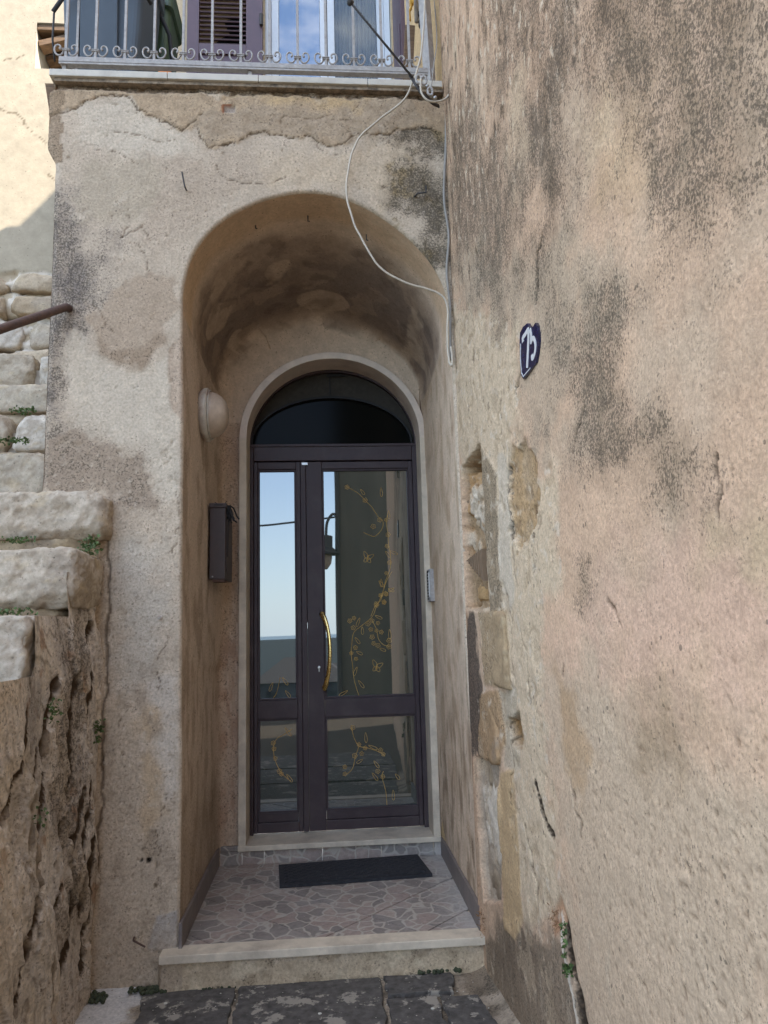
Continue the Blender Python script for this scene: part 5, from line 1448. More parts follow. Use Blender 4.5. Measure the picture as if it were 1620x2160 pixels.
def flank():
    u = np.arange(-0.05, 1.75, 0.0065)       # towards the viewer
    z = np.arange(-0.22, 1.56, 0.0068)
    U, Z = np.meshgrid(u, z, indexing='ij')
    p = Paint(U, Z, (220, 215, 207), 0.3)
    p.vary(4, 0.22, 401); p.vary(16, 0.20, 402); p.vary(60, 0.12, 403)
    # slanting layers: strata fall towards the viewer
    ca, sa = math.cos(R(68)), math.sin(R(68))
    A = U * ca + Z * sa; B = -U * sa + Z * ca
    lay = fbm(A * 0.45, B * 1.6, 6, 5, 404, 0.6)
    rid = 1 - np.abs(fbm(A * 0.35, B * 1.8, 5, 5, 405, 0.55)) * 2.2
    dkm = sstep(0.0, 0.3, lay)
    p.lay(dkm, (192, 183, 171), 0.5, 0.5)
    p.lay(sstep(0.08, 0.35, fbm(A * 0.5, B, 5, 4, 406)), (222, 212, 194), 0.7, 0.2)
    band = pmask(U, Z, [(0.16, 1.30), (0.42, 1.20), (0.48, 0.6), (0.32, 0.2), (0.16, 0.2), (0.20, 0.8)], 0.08, 0.10, 6, 407)
    p.lay(band, (160, 149, 135), 0.7, 0.8)
    gy = pmask(U, Z, [(0.58, 1.06), (0.70, 1.1), (0.78, 0.7), (0.68, 0.45), (0.56, 0.55)], 0.04, 0.08, 7, 408)
    p.lay(gy, (150, 146, 142), 0.7, 0.3)
    pale = sstep(0.55, 0.95, U + 0.25 * fbm(U, Z, 4, 4, 409))
    p.lay(pale, (218, 206, 186), 0.7, 0.25)
    bot = sstep(0.75, 0.25, Z + 0.25 * fbm(U, Z, 3, 4, 410)) * sstep(0.5, 0.15, U)
    p.lay(bot, (186, 173, 156), 0.6, 0.4)
    rs = sstep(0.28, 0.42, fbm(A * 0.6, B, 11, 4, 411)); p.lay(rs, (150, 112, 78), 0.6)
    rid2 = 1 - np.abs(fbm(A * 0.5, B * 1.3, 13, 4, 415, 0.6)) * 2.4
    ter = fbm(A * 0.4, B * 1.2, 3.5, 3, 416); tq = (np.floor(ter * 7) + sstep(0.3, 0.7, ter * 7 - np.floor(ter * 7))) / 7
    p.lay(sstep(0.35, 0.65, np.abs(ter * 7 - np.floor(ter * 7) - 0.5) * 2) * 0 + sstep(0.6, 0.9, 1 - np.abs(ter * 7 - np.floor(ter * 7) - 0.5) * 4), (92, 78, 62), 0.5)
    H = 0.020 * fbm(U, Z, 2.2, 3, 412) + 0.020 * (rid - 0.5) * 0.8 + 0.014 * lay + 0.006 * (rid2 - 0.5) + 0.065 * tq + 0.007 * fbm(U, Z, 26, 5, 413, 0.65)
    gap = sstep(0.55, 0.8, -rid + 0.9)
    # hollows behind the projecting skins
    hole = sstep(0.40, 0.50, fbm(A * 0.4, B * 1.6, 7, 4, 414)); H = H - 0.015 * hole; p.lay(hole, (90, 76, 60), 0.6)
    H = H * sstep(-0.06, 0.08, U) + 0.0
    for i_, (c_, w_, d_) in enumerate((([(0.10, 1.20), (0.16, 0.95), (0.12, 0.70), (0.20, 0.45), (0.17, 0.20)], 0.012, 0.03), ([(0.28, 1.15), (0.33, 0.92), (0.30, 0.70), (0.38, 0.52)], 0.010, 0.025),
            ([(0.48, 1.02), (0.52, 0.80), (0.60, 0.62), (0.62, 0.40), (0.70, 0.15)], 0.012, 0.03), ([(0.22, 0.62), (0.30, 0.40), (0.27, 0.22), (0.34, 0.05)], 0.012, 0.028), ([(0.70, 0.95), (0.74, 0.78), (0.82, 0.66)], 0.010, 0.022),
            ([(0.40, 0.36), (0.47, 0.18), (0.45, -0.02)], 0.010, 0.022), ([(0.12, 0.42), (0.10, 0.20), (0.15, 0.0)], 0.012, 0.03), ([(0.60, 0.85), (0.66, 0.55)], 0.008, 0.02))):
        h0 = p.h.copy(); p.crack(c_, w_, d_, (74, 60, 46), 0.05, 420 + i_); H = H + (p.h - h0) * 0.45
    fl_ = sstep(0.10, 0.16, fbm(A * 0.5, B * 1.4, 4.2, 5, 431, 0.55)); H = H + 0.016 * fl_; p.lay(fl_, (216, 204, 184), 0.35)
    # cut to the line of the steps
    top = np.where(U < 0.36, 1.36, np.where(U < 0.64, 1.20, np.where(U < 0.99, 1.02, np.where(U < 1.24, 0.62, 0.35))))
    top = np.where(U < 0.10, 1.56, top)
    kk = Z <= top + 0.03
    keep = kk[:-1, :-1] & kk[1:, 1:]
    H = 0.75 * H * (0.25 + 0.75 * sstep(0.0, 0.22, top - Z))
    X = -0.318 + H - 0.02 * sstep(1.0, 1.3, Z)
    # joint against the house
    grid_mesh('rubble_flank', np.dstack([X, -U, Z]), np.dstack([p.c, p.a]), MAT['rock'], stair, keep, flip=False)
flank()

def rough_block(lo, hi, seed, tint, rnd=0.035, name='step_stone', amp=0.010, parent=None, res=0.020):
    lo = np.array(lo, float); hi = np.array(hi, float); d = hi - lo
    bm = bmesh.new()
    nx, ny, nz = [max(3, int(v / res)) for v in d]
    pts = []; faces = []
    # six gridded faces projected onto a rounded box
    def face(n1, n2, f):
        base = len(pts)
        for i in range(n1 + 1):
            for j in range(n2 + 1): pts.append(f(i / n1, j / n2))
        for i in range(n1):
            for j in range(n2):
                faces.append((base + i * (n2 + 1) + j, base + (i + 1) * (n2 + 1) + j, base + (i + 1) * (n2 + 1) + j + 1, base + i * (n2 + 1) + j + 1))
    face(nx, ny, lambda a, b: (a, b, 1)); face(nx, ny, lambda a, b: (a, b, 0))
    face(nx, nz, lambda a, b: (a, 0, b)); face(nx, nz, lambda a, b: (a, 1, b))
    face(ny, nz, lambda a, b: (1, a, b)); face(ny, nz, lambda a, b: (0, a, b))
    P = np.array(pts) * d + lo
    c = (lo + hi) / 2
    inner_lo, inner_hi = lo + rnd, hi - rnd
    Q = np.clip(P, inner_lo, inner_hi); D = P - Q
    L = np.linalg.norm(D, axis=1, keepdims=True) + 1e-9
    Nn = D / L
    P = Q + Nn * rnd
    rg_ = random.Random(seed)
    for _k in range(46):                       # hewn facets: shave the block with random planes
        v_ = Vector((rg_.gauss(0, 1), rg_.gauss(0, 1), rg_.gauss(0, 1)))
        v_ = np.array(v_.normalized())
        pr = P @ v_; mxp = pr.max()
        d_ = mxp - rg_.uniform(0.004, 0.020)
        ov = np.clip(pr - d_, 0, None)
        P = P - ov[:, None] * v_ * 0.9
    a_, b_ = P[:, 0] + P[:, 1] * 1.3, P[:, 2] * 1.5 + P[:, 1] * 0.7
    tr = fbm(a_ * 0.8, b_ * 1.3, 5, 3, seed) * 5; fl = np.floor(tr); tr = (fl + sstep(0.35, 0.65, tr - fl)) / 5
    n = tr * amp * 1.3 + (0.5 - np.abs(fbm(a_, b_, 9, 4, seed + 1, 0.6)) * 2.2) * amp * 0.8 + fbm(a_ * 1.1, b_, 34, 4, seed + 3, 0.6) * amp * 0.7
    n = n + (np.array([mnoise.noise(Vector(v) * 4.0 + Vector((seed, 0, 0))) for v in P])) * amp * 0.7
    P = P + Nn * n[:, None]
    for v in P: bm.verts.new(v)
    bm.verts.ensure_lookup_table()
    for f in faces: bm.faces.new([bm.verts[i] for i in f])
    bmesh.ops.remove_doubles(bm, verts=bm.verts[:], dist=0.002)
    bmesh.ops.recalc_face_normals(bm, faces=bm.faces[:])
    me = bpy.data.meshes.new(name); bm.to_mesh(me); bm.free()
    co = np.empty(len(me.vertices) * 3, np.float32); me.vertices.foreach_get('co', co); co = co.reshape(-1, 3)
    p = Paint(co[:, 0] + 0.8 * co[:, 1], co[:, 2] + 0.3 * co[:, 1], tint, 0.12)
    p.vary(4, 0.12, seed + 5); p.vary(18, 0.10, seed + 6)
    p.lay(sstep(0.42, 0.5, 1 - np.abs(fbm(p.x, p.y * 1.6, 7, 4, seed + 12, 0.6)) * 6), (128, 110, 86), 0.35)
    p.lay(sstep(0.25, 0.5, fbm(p.x, p.y, 26, 4, seed + 13, 0.65)), (140, 126, 104), 0.5, 0.5)
    gm = fbm(p.x, p.y, 5, 5, seed + 7); p.lay(sstep(0.1, 0.35, gm), (158, 150, 138), 0.45, 0.35)
    p.lay(sstep(0.2, 0.4, fbm(p.x, p.y * 2, 9, 4, seed + 8)), (196, 180, 150), 0.5)
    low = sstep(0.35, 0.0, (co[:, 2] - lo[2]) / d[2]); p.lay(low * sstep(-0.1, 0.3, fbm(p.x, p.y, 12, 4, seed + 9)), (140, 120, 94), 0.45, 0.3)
    a = me.color_attributes.new('Col', 'FLOAT_COLOR', 'POINT')
    C = np.column_stack([p.c, p.a]); a.data.foreach_set('color', C.reshape(-1).astype(np.float32))
    me.polygons.foreach_set('use_smooth', np.full(len(me.polygons), True))
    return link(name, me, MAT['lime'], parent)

# rubble courses of the wall above the top step: single stones under the flaking limewash
rgm = random.Random(21)
for rI, (za, zb) in enumerate(((2.66, 2.83), (2.845, 3.02), (3.035, 3.17), (3.185, 3.31))):
    x_ = -1.98 + 0.11 * rI
    while x_ < -0.72:
        w_ = rgm.uniform(0.20, 0.40)
        rough_block((x_, 1.262 + rgm.uniform(-0.012, 0.012), za + rgm.uniform(0, 0.012)), (min(x_ + w_, -0.60), 1.40, zb - rgm.uniform(0, 0.014)), 1200 + rI * 17 + int(-x_ * 10),
                    rgm.choice([(206, 200, 188), (186, 172, 150), (200, 190, 172), (176, 160, 136)]), 0.010, 'masonry_stone', 0.008, left_h, 0.020)
        x_ += w_ + 0.014
steps = [  # y of the front, top z, thickness, right end x
    (-1.60, 0.49, 0.26, -0.30), (-1.28, 0.735, 0.26, -0.30), (-0.99, 0.96, 0.26, -0.42), (-0.67, 1.225, 0.27, -0.345), (-0.36, 1.467, 0.205, -0.305), (-0.10, 1.722, 0.185, -0.288)]
cool = [(180, 170, 154), (184, 173, 156), (186, 176, 160), (186, 178, 164), (190, 180, 163), (192, 182, 165)]
for i, (y, zt, th, xe) in enumerate(steps):
    rough_block((-1.35, y, zt - th), (xe, y + 0.34 if i < 5 else 0.14 - 0.02, zt), 500 + 11 * i, cool[i], 0.010, 'step_stone', 0.012, stair, 0.011)
    # packing stones and mortar under each tread
    if i:
        rough_block((-1.35, y + 0.03, zt - th - 0.07), (xe - 0.05, y + 0.3 if i < 5 else 0.09, zt - th + 0.02), 700 + i, (176, 160, 134), 0.02, 'bedding_stone', 0.010, stair)
# steps beyond the corner, running behind the front plane; each riser of two stones
back = [(0.20, 1.955, 0.20), (0.45, 2.20, 0.19), (0.70, 2.432, 0.15), (0.95, 2.69, 0.20)]
for i, (y, zt, th) in enumerate(back):
    split = [-1.05, -0.90, -1.3, -1.0][i]
    for k, (a, b) in enumerate(((-1.9, split - 0.008), (split + 0.008, -0.590))):
        rough_block((a, y, zt - th), (b, y + 0.30, zt - 0.006 * k), 800 + 13 * i + k, [(192, 186, 174), (184, 175, 158)][(i + k) % 2], 0.010, 'step_stone', 0.009, stair, 0.014)
    rough_block((-1.9, y + 0.025, zt - th - 0.07), (-0.595, y + 0.28, zt - th + 0.01), 900 + i, (182, 168, 146), 0.015, 'bedding_stone', 0.007, stair)
m_ = MB(); m_.box((-1.85, 0.15, -0.3), (-0.60, 1.29, 1.72)); m_.box((-1.3, -1.7, -0.3), (-0.40, 0.10, 0.2))
for (y, zt, th, xe) in steps: m_.box((-1.3, y + 0.06, -0.3), (-0.42, y + 0.5 if y < -0.3 else 0.10, zt - 0.1))
for (y, zt, th) in back: m_.box((-1.8, y + 0.06, 1.5), (-0.61, 1.288, zt - 0.08))
m_.build('stair_core', MAT['farplaster'], stair)

# single stones laid bare in the peach wall beside the niche
def bare(ua, ub, za, zb, seed, tint, proud=0.003, amp=0.004):
    xm = WX((ua + ub) / 2)
    rough_block((xm - proud, -ub, za), (xm + 0.09, -ua, zb), seed, tint, 0.006, 'bare_stone', amp, rb, 0.012)
bare(0.215, 0.560, 0.945, 1.205, 1301, (178, 156, 124))
bare(0.120, 0.405, 0.665, 0.900, 1302, (174, 146, 112))
bare(0.035, 0.240, 1.610, 1.765, 1303, (184, 152, 112), -0.030, 0.006)
bare(0.030, 0.200, 1.235, 1.330, 1304, (180, 150, 108), -0.034, 0.007)
bare(0.215, 0.340, 1.230, 1.300, 1305, (160, 146, 128), -0.036, 0.006)
bare(0.060, 0.340, 1.500, 1.590, 1306, (196, 184, 164), -0.034, 0.006)
bare(0.505, 0.640, 0.765, 0.850, 1307, (160, 128, 88), -0.034, 0.006)
bare(0.060, 0.340, 0.560, 0.640, 1308, (172, 156, 132), -0.026, 0.006)
bare(0.090, 0.300, 0.150, 0.280, 1309, (150, 136, 116), -0.022, 0.008)
# ---- rusty handrail
m_ = MB(); hr_pts = [(-0.497, 0.01, 2.522), (-0.502, -0.03, 2.512), (-0.455, -0.95, 1.99), (-0.40, -1.9, 1.26)]
HR0 = Vector((-0.492, 0.005, 2.523)); 
m_.tube([HR0, HR0 + Vector((0.0, -0.03, -0.006)), Vector((-0.60, -0.50, 2.20)), Vector((-0.83, -1.45, 1.52))], 0.0165, 14)
o = m_.build('handrail', MAT['rust'], None, True)
tag(o, 'rusty brown round handrail pipe let into the plaster above the steps', 'handrail')

# =================================================================== BALCONY RAILING
rail = empty('balcony_railing', (0.25, -0.02, 3.6), 'grey iron balcony railing with square bars and little scrolls at the bottom', 'railing')
m_ = MB(); m_.box((-0.577, -0.042, 3.646), (1.095, 0.002, 3.670), 0.002); m_.box((-0.577, -0.040, 3.636), (1.095, -0.034, 3.6455), 0.001)
m_.build('bottom_rail', MAT['rail'], rail)
m_ = MB(); m_.box((-0.577, 0.0025, 3.646), (-0.539, 1.28, 3.670), 0.002); m_.build('bottom_rail', MAT['rail'], rail)
m_ = MB(); m_.box((-0.577, -0.046, 4.56), (1.095, -0.002, 4.575), 0.002); m_.build('top_rail', MAT['rail'], rail)
for x in (-0.557, 0.26, 1.06):
    m_ = MB(); m_.box((x - 0.008, -0.028, 3.585), (x + 0.008, -0.012, 3.6465), 0.001); m_.build('foot', MAT['rail'], rail)
barme = scrme = None
def bar(x, y, along):
    global barme, scrme
    if barme is None:
        m_ = MB(); m_.box((-0.0058, -0.0058, 3.669), (0.0058, 0.0058, 4.561), 0.001)
        o = m_.build('bar', MAT['rail'], rail); barme = o
        m_ = MB()
        for s in (-1, 1):
            c = []
            for t in np.linspace(0, 1, 16):
                c.append((s * (0.010 + 0.030 * t), 0.0, 3.715 - 0.024 * math.sin(t * math.pi * 0.5)))
            c = [(s * 0.009, 0, 3.688), (s * 0.020, 0, 3.690), (s * 0.036, 0, 3.700), (s * 0.046, 0, 3.716), (s * 0.048, 0, 3.732), (s * 0.040, 0, 3.745), (s * 0.028, 0, 3.745), (s * 0.022, 0, 3.736), (s * 0.026, 0, 3.728)]
            c = [(s * 0.009, 0, 3.726), (s * 0.011, 0, 3.712), (s * 0.020, 0, 3.695), (s * 0.033, 0, 3.692), (s * 0.045, 0, 3.702), (s * 0.051, 0, 3.720), (s * 0.047, 0, 3.737), (s * 0.036, 0, 3.744), (s * 0.026, 0, 3.738), (s * 0.025, 0, 3.727), (s * 0.031, 0, 3.723)]
            cc = catmull(c, 4)
            m_.tube([tuple(q) for q in cc], [0.0039] * (len(cc) - 4) + [0.0045, 0.0052, 0.0052, 0.0045], 8)
        m_.box((-0.0165, -0.0085, 3.711), (0.0165, 0.0085, 3.715), 0.001); m_.box((-0.0165, -0.0085, 3.719), (0.0165, 0.0085, 3.723), 0.001)
        s_ = m_.build('scroll', MAT['rail'], rail, True); scrme = s_
    else:
        o = barme.copy(); col.objects.link(o); s_ = scrme.copy(); col.objects.link(s_)
    base = -rail.location
    o.location = base + Vector((x, y, 0)); s_.location = base + Vector((x, y, 0))
    if along == 'y':
        s_.rotation_euler = (0, 0, R(90))
        # rotate about the bar: geometry is centred on x=y=0, so only the offset matters
bar_x = [-0.554 + 0.1287 * k for k in range(13)]
for x in bar_x: bar(x, -0.02, 'x')
RAIL_UP = Vector((0, 0.036, 0.031))
for k in range(5): bar(-0.557, 0.125 + 0.14 * k, 'y')
m_ = MB(); m_.tube([(1.082, -0.02, 3.60), (1.058, -0.02, 4.58)], 0.028, 4); m_.build('end_post', MAT['rail'], rail)
rail.location += RAIL_UP

# ---- clothes-line bracket with pulleys
br = empty('clothesline_bracket', (0.98, -0.12, 3.56), 'dark steel clothesline arm with pulleys at the right end of the balcony', 'clothesline bracket')
m_ = MB(); m_.tube([(0.982, -0.12, 3.556), (0.710, -0.12, 3.928), (0.640, -0.12, 4.03)], 0.0052, 8); m_.tube([(0.712, -0.128, 3.908), (0.720, -0.112, 3.93)], 0.013, 8)
m_.build('arm', MAT['darkiron'], br, True)
m_ = MB(); m_.tube([(0.975, -0.11, 3.575), (1.02, -0.10, 3.50), (1.075, -0.09, 3.455), (1.105, -0.06, 3.465)], 0.010, 8, flat=0.5); m_.build('hook', MAT['darkiron'], br, True)
for (x, z, r_) in ((1.008, 3.535, 0.020), (1.030, 3.530, 0.020), (1.056, 3.478, 0.018)):
    m_ = MB(); m_.tube([(x + r_ * 0.6 * math.cos(t), -0.135, z + r_ * math.sin(t)) for t in np.linspace(0, 6.28, 18)], 0.0055, 6); m_.build('pulley', MAT['rail'], br, True)
m_ = MB()
for (x, z) in ((1.062, 3.462), (1.045, 3.505), (1.078, 3.450)):
    m_.lathe([(0.008, 0), (0.008, -0.012), (0.004, -0.016)], (x, -0.125, z), 'y', 8)
m_.build('bolts', MAT['steel'], br)

# =================================================================== THINGS ON THE TERRACE
def tapered_bin(name, x, y, w, d, z0, h, mat, label, group=None, strap=True):
    t = empty(name, (x, y, z0), label, 'bin', group)
    bm = bmesh.new()
    wb, wt = w * 0.80, w; db, dt_ = d * 0.80, d
    def ring(ww, dd, z, r=0.035):
        out = []
        for (cx, cy, a0) in ((ww / 2 - r, dd / 2 - r, 0), (-ww / 2 + r, dd / 2 - r, 90), (-ww / 2 + r, -dd / 2 + r, 180), (ww / 2 - r, -dd / 2 + r, 270)):
            for k in range(5):
                a = R(a0 + k * 22.5); out.append(bm.verts.new((x + cx + r * math.cos(a), y + cy + r * math.sin(a), z)))
        return out
    rings = [ring(wb - .01, db - .01, z0), ring(wb, db, z0 + .015), ring(wt, dt_, z0 + h * 0.88), ring(wt + .03, dt_ + .03, z0 + h * 0.885), ring(wt + .035, dt_ + .035, z0 + h)]
    for a, b in zip(rings[:-1], rings[1:]):
        for i in range(len(a)): bm.faces.new((a[i], a[(i + 1) % len(a)], b[(i + 1) % len(a)], b[i]))
    bm.faces.new(rings[0][::-1]); bm.faces.new(rings[-1])
    bmesh.ops.recalc_face_normals(bm, faces=bm.faces[:])
    me = bpy.data.meshes.new('body'); bm.to_mesh(me); bm.free(); link('body', me, mat, t)
    # moulded panel on the front
    m_ = MB(); f = y - d / 2 * 0.93
    tilt = Matrix.Rotation(R(4.5), 3, 'X')
    m_.box((x - w * 0.23, f - 0.018, z0 + 0.05), (x + w * 0.20, f - 0.002, z0 + h * 0.80), 0.006, tilt); m_.build('panel', mat, t)
    return t, f
t, f = tapered_bin('waste_bin', -0.452, 0.33, 0.40, 0.36, 3.620, 0.86, MAT['binblue'], 'slate blue plastic waste bin with black straps standing behind the balcony bars')
m_ = MB(); m_.tube([(-0.655, f - 0.05, 4.03), (-0.60, f - 0.05, 4.13), (-0.47, f - 0.055, 4.24), (-0.36, f - 0.06, 4.36)], 0.012, 6, flat=0.4)
m_.tube([(-0.655, f - 0.04, 4.03), (-0.66, f - 0.03, 3.9), (-0.65, f - 0.02, 3.8)], 0.012, 6, flat=0.4)
m_.tube([(-0.46, f - 0.055, 4.26), (-0.36, f - 0.05, 4.22), (-0.27, f - 0.04, 4.20), (-0.23, f + 0.03, 4.16)], 0.010, 6, flat=0.4); m_.build('strap', MAT['black'], t, True)
t, f = tapered_bin('waste_bin', -0.365, 0.66, 0.30, 0.26, 3.620, 0.95, MAT['bingreen'], 'dark green plastic bin half hidden behind the slate blue one on the balcony')
m_ = MB(); m_.tube([(-0.36, f - 0.06, 4.50), (-0.27, f - 0.07, 4.40), (-0.205, f - 0.06, 4.25), (-0.19, f - 0.05, 4.10), (-0.21, f - 0.04, 3.98)], 0.012, 6, flat=0.5); m_.build('strap', MAT['black'], t, True)
o = None
m_ = MB(); m_.lathe([(0.0, 0), (0.038, 0.0), (0.045, 0.05), (0.048, 0.09), (0.042, 0.092), (0.036, 0.02), (0, 0.02)], (-0.135, 0.12, 3.622), 'z', 18)
m_ = m_.build('small_pot', MAT['orange'], None, True); tag(m_, 'small orange plastic pot on the balcony floor beside the bins', 'pot')

# gas pipe with yellow valve, and the board by the window
gp = empty('gas_pipe', (1.06, 0.22, 4.1), 'grey gas pipe with a yellow lever valve at the right end of the balcony', 'gas pipe')
m_ = MB(); m_.tube([(1.090, 0.25, 4.145), (1.090, 0.25, 5.2)], 0.013, 10); m_.tube([(1.066, 0.25, 4.17), (1.066, 0.25, 5.2)], 0.010, 10); m_.build('pipes', MAT['rail'], gp, True)
m_ = MB(); m_.lathe([(0.017, 0), (0.021, 0.004), (0.021, 0.03), (0.016, 0.034)], (1.095, 0.248, 4.142), 'z', 8); m_.lathe([(0.017, 0), (0.020, 0.004), (0.020, 0.022), (0.016, 0.026)], (1.092, 0.248, 4.20), 'z', 8)
m_.build('couplings', MAT['darkiron'], gp)
m_ = MB(); m_.tube([(1.040, 0.22, 4.255), (1.036, 0.215, 4.215), (1.026, 0.21, 4.195), (1.027, 0.21, 4.14)], 0.0075, 8, flat=0.6); m_.box((1.030, 0.21, 4.24), (1.050, 0.23, 4.27), 0.003); m_.build('valve_lever', MAT['yellow'], gp)
m_ = MB(); m_.box((0.995, 0.30, 3.624), (1.045, 0.34, 4.20), 0.003, Matrix.Rotation(R(4), 3, 'Y')); o = m_.build('timber_board', MAT['wood'])
tag(o, 'narrow brown board leaning upright under the yellow gas valve', 'board')

# =================================================================== CABLES
m_ = MB()
cp = [(1.070, -0.04, 4.35), (1.063, -0.05, 4.013), (1.044, -0.055, 3.80), (1.028, -0.06, 3.694), (0.991, -0.075, 3.574), (0.946, -0.06, 3.489), (0.837, -0.045, 3.404), (0.75, -0.04, 3.32), (0.706, -0.04, 3.216),
      (0.684, -0.04, 3.057), (0.701, -0.045, 2.945), (0.743, -0.045, 2.835), (0.818, -0.04, 2.704), (0.919, -0.035, 2.64), (1.021, -0.03, 2.608), (1.092, -0.03, 2.576), (1.112, -0.03, 2.512), (1.106, -0.03, 2.404), (1.108, -0.03, 2.290),
      (1.113, -0.035, 2.262), (1.120, -0.035, 2.262), (1.122, -0.035, 2.30), (1.119, -0.03, 2.345)]
kj = catmull(cp, 6); kt = np.arange(len(kj)) * 0.13
kj[:, 0] += 0.004 * fbm(kt, kt * 0, 1.5, 3, 41); kj[:, 2] += 0.004 * fbm(kt, kt * 0 + 3, 1.5, 3, 42)
m_.tube([tuple(q) for q in kj], 0.0046, 8); o = m_.build('hanging_cable', MAT['cablecream'], None, True)
tag(o, 'cream cable looping loosely from the balcony across the arch to its right edge', 'cable')
m_ = MB()
gp_ = [(1.150, -0.012, 3.56), (1.138, -0.014, 3.30), (1.120, -0.014, 3.05), (1.134, -0.014, 2.869), (1.118, -0.014, 2.70), (1.126, -0.014, 2.55), (1.122, -0.014, 2.40), (1.118, -0.014, 2.29)]
m_.tube([tuple(q) for q in catmull(gp_, 8)], 0.0062, 8); o = m_.build('wall_cable', MAT['cablegrey'], None, True)
tag(o, 'grey cable clipped down the corner between the house and the peach wall', 'cable')
m_ = MB(); m_.tube([tuple(q) for q in catmull([(1.016, -0.14, 3.535), (1.016, -0.14, 3.47), (1.040, -0.14, 3.432), (1.080, -0.13, 3.432), (1.125, -0.12, 3.455), (1.150, -0.10, 3.50)], 6)], 0.0045, 8)
o = m_.build('rope_end', MAT['cablecream'], None, True); tag(o, 'short loose cream rope end curling up from the pulleys', 'rope')
m_ = MB(); m_.tube([tuple(q) for q in catmull([(1.062, -0.12, 3.49), (1.088, -0.08, 3.66), (1.12, 0.0, 3.85), (1.134, 0.1, 4.15), (1.136, 0.2, 4.6)], 6)], 0.0026, 6)
o = m_.build('thin_line', MAT['cablegrey'], None, True); tag(o, 'thin grey line running up the corner from the pulleys', 'cord')

# =================================================================== FITTINGS IN AND BY THE NICHE
# bulkhead lamp on the left jamb
lamp = empty('wall_lamp', (0.0, 0.46, 2.19), 'round bulkhead lamp with chipped base and yellowed dome inside the niche', 'lamp')
m_ = MB(); m_.lathe([(0.0, -0.02), (0.110, -0.02), (0.128, 0.004), (0.130, 0.020), (0.118, 0.026), (0.104, 0.024)], (0.0, 0.46, 2.19), 'x', 40); m_.build('lamp_base', MAT['lampbase'], lamp, True)
m_ = MB(); m_.lathe([(0.112, 0.022), (0.110, 0.040), (0.102, 0.062), (0.088, 0.082), (0.066, 0.100), (0.038, 0.111), (0.012, 0.114), (0.0, 0.114)], (0.0, 0.46, 2.19), 'x', 40); m_.build('lamp_dome', MAT['lampglass'], lamp, True)
m_ = MB(); m_.tube([(0.128 * 0 + 0.031, 0.46 + 0.117 * math.cos(t), 2.19 + 0.117 * math.sin(t)) for t in np.linspace(0, 2 * math.pi, 37)], 0.0045, 6); m_.build('lamp_rim', MAT['lampbase'], lamp, True)
# mailbox
mbx = empty('mailbox', (0.05, 0.66, 1.4), 'slim dark brown metal mailbox screwed to the left wall of the niche', 'mailbox')
m_ = MB(); m_.box((0.006, 0.60, 1.412), (0.083, 0.86, 1.775), 0.004); m_.build('box', MAT['mailbox'], mbx)
m_ = MB(); m_.box((0.004, 0.592, 1.762), (0.088, 0.868, 1.784), 0.004); m_.build('lid', MAT['mailbox'], mbx)
m_ = MB(); m_.box((0.0835, 0.63, 1.45), (0.087, 0.83, 1.70), 0.002); m_.build('door', MAT['mailbox'], mbx)
m_ = MB(); m_.box((0.020, 0.601, 1.400), (0.078, 0.70, 1.4115), 0.001); m_.build('bottom_edge', MAT['rust'], mbx)
m_ = MB(); m_.box((0.028, 0.5905, 1.772), (0.070, 0.5925, 1.777)); m_.build('slot', MAT['black'], mbx)
m_ = MB(); m_.lathe([(0.004, 0), (0.003, -0.003)], (0.022, 0.60, 1.425), 'y', 8); m_.build('screw', MAT['steel'], mbx)
rng = random.Random(3)
m_ = MB()
for k in range(11):
    a0 = Vector((0.084 + rng.random() * 0.02, 0.62, 1.775)); pts = [a0]
    for s in range(4): pts.append(pts[-1] + Vector((rng.uniform(-0.012, 0.016), rng.uniform(-0.01, 0.01), -rng.uniform(0.008, 0.03))))
    m_.tube(pts, 0.004, 5)
m_.tube([(0.03, 0.60, 1.79), (0.05, 0.596, 1.778), (0.08, 0.598, 1.783), (0.088, 0.605, 1.795)], 0.0016, 5)
m_.tube([(0.094, 0.62, 1.77), (0.094, 0.62, 1.66), (0.091, 0.62, 1.52)], 0.0018, 5)
o = m_.build('dried_sprig', MAT['black'], None); tag(o, 'withered dark sprig tied to the top corner of the brown mailbox', 'sprig')
# intercom on the right jamb
ic = empty('intercom', (1.12, 0.86, 1.37), 'narrow silver intercom panel on the right side of the niche', 'intercom')
m_ = MB(); m_.box((1.110, 0.82, 1.288), (1.140, 0.93, 1.458), 0.003); m_.build('housing', MAT['rail'], ic)
m_ = MB(); m_.box((1.1085, 0.87, 1.300), (1.1103, 0.925, 1.452), 0.001); m_.build('grille', MAT['black'], ic)
for k in range(9):
    m_ = MB(); m_.box((1.1065, 0.872, 1.306 + 0.016 * k), (1.1088, 0.923, 1.311 + 0.016 * k)); m_.build('grille_slot', MAT['rail'], ic)
m_ = MB(); m_.box((1.1062, 0.835, 1.31), (1.1103, 0.855, 1.44), 0.001); m_.build('button_strip', MAT['enamelwhite'], ic)

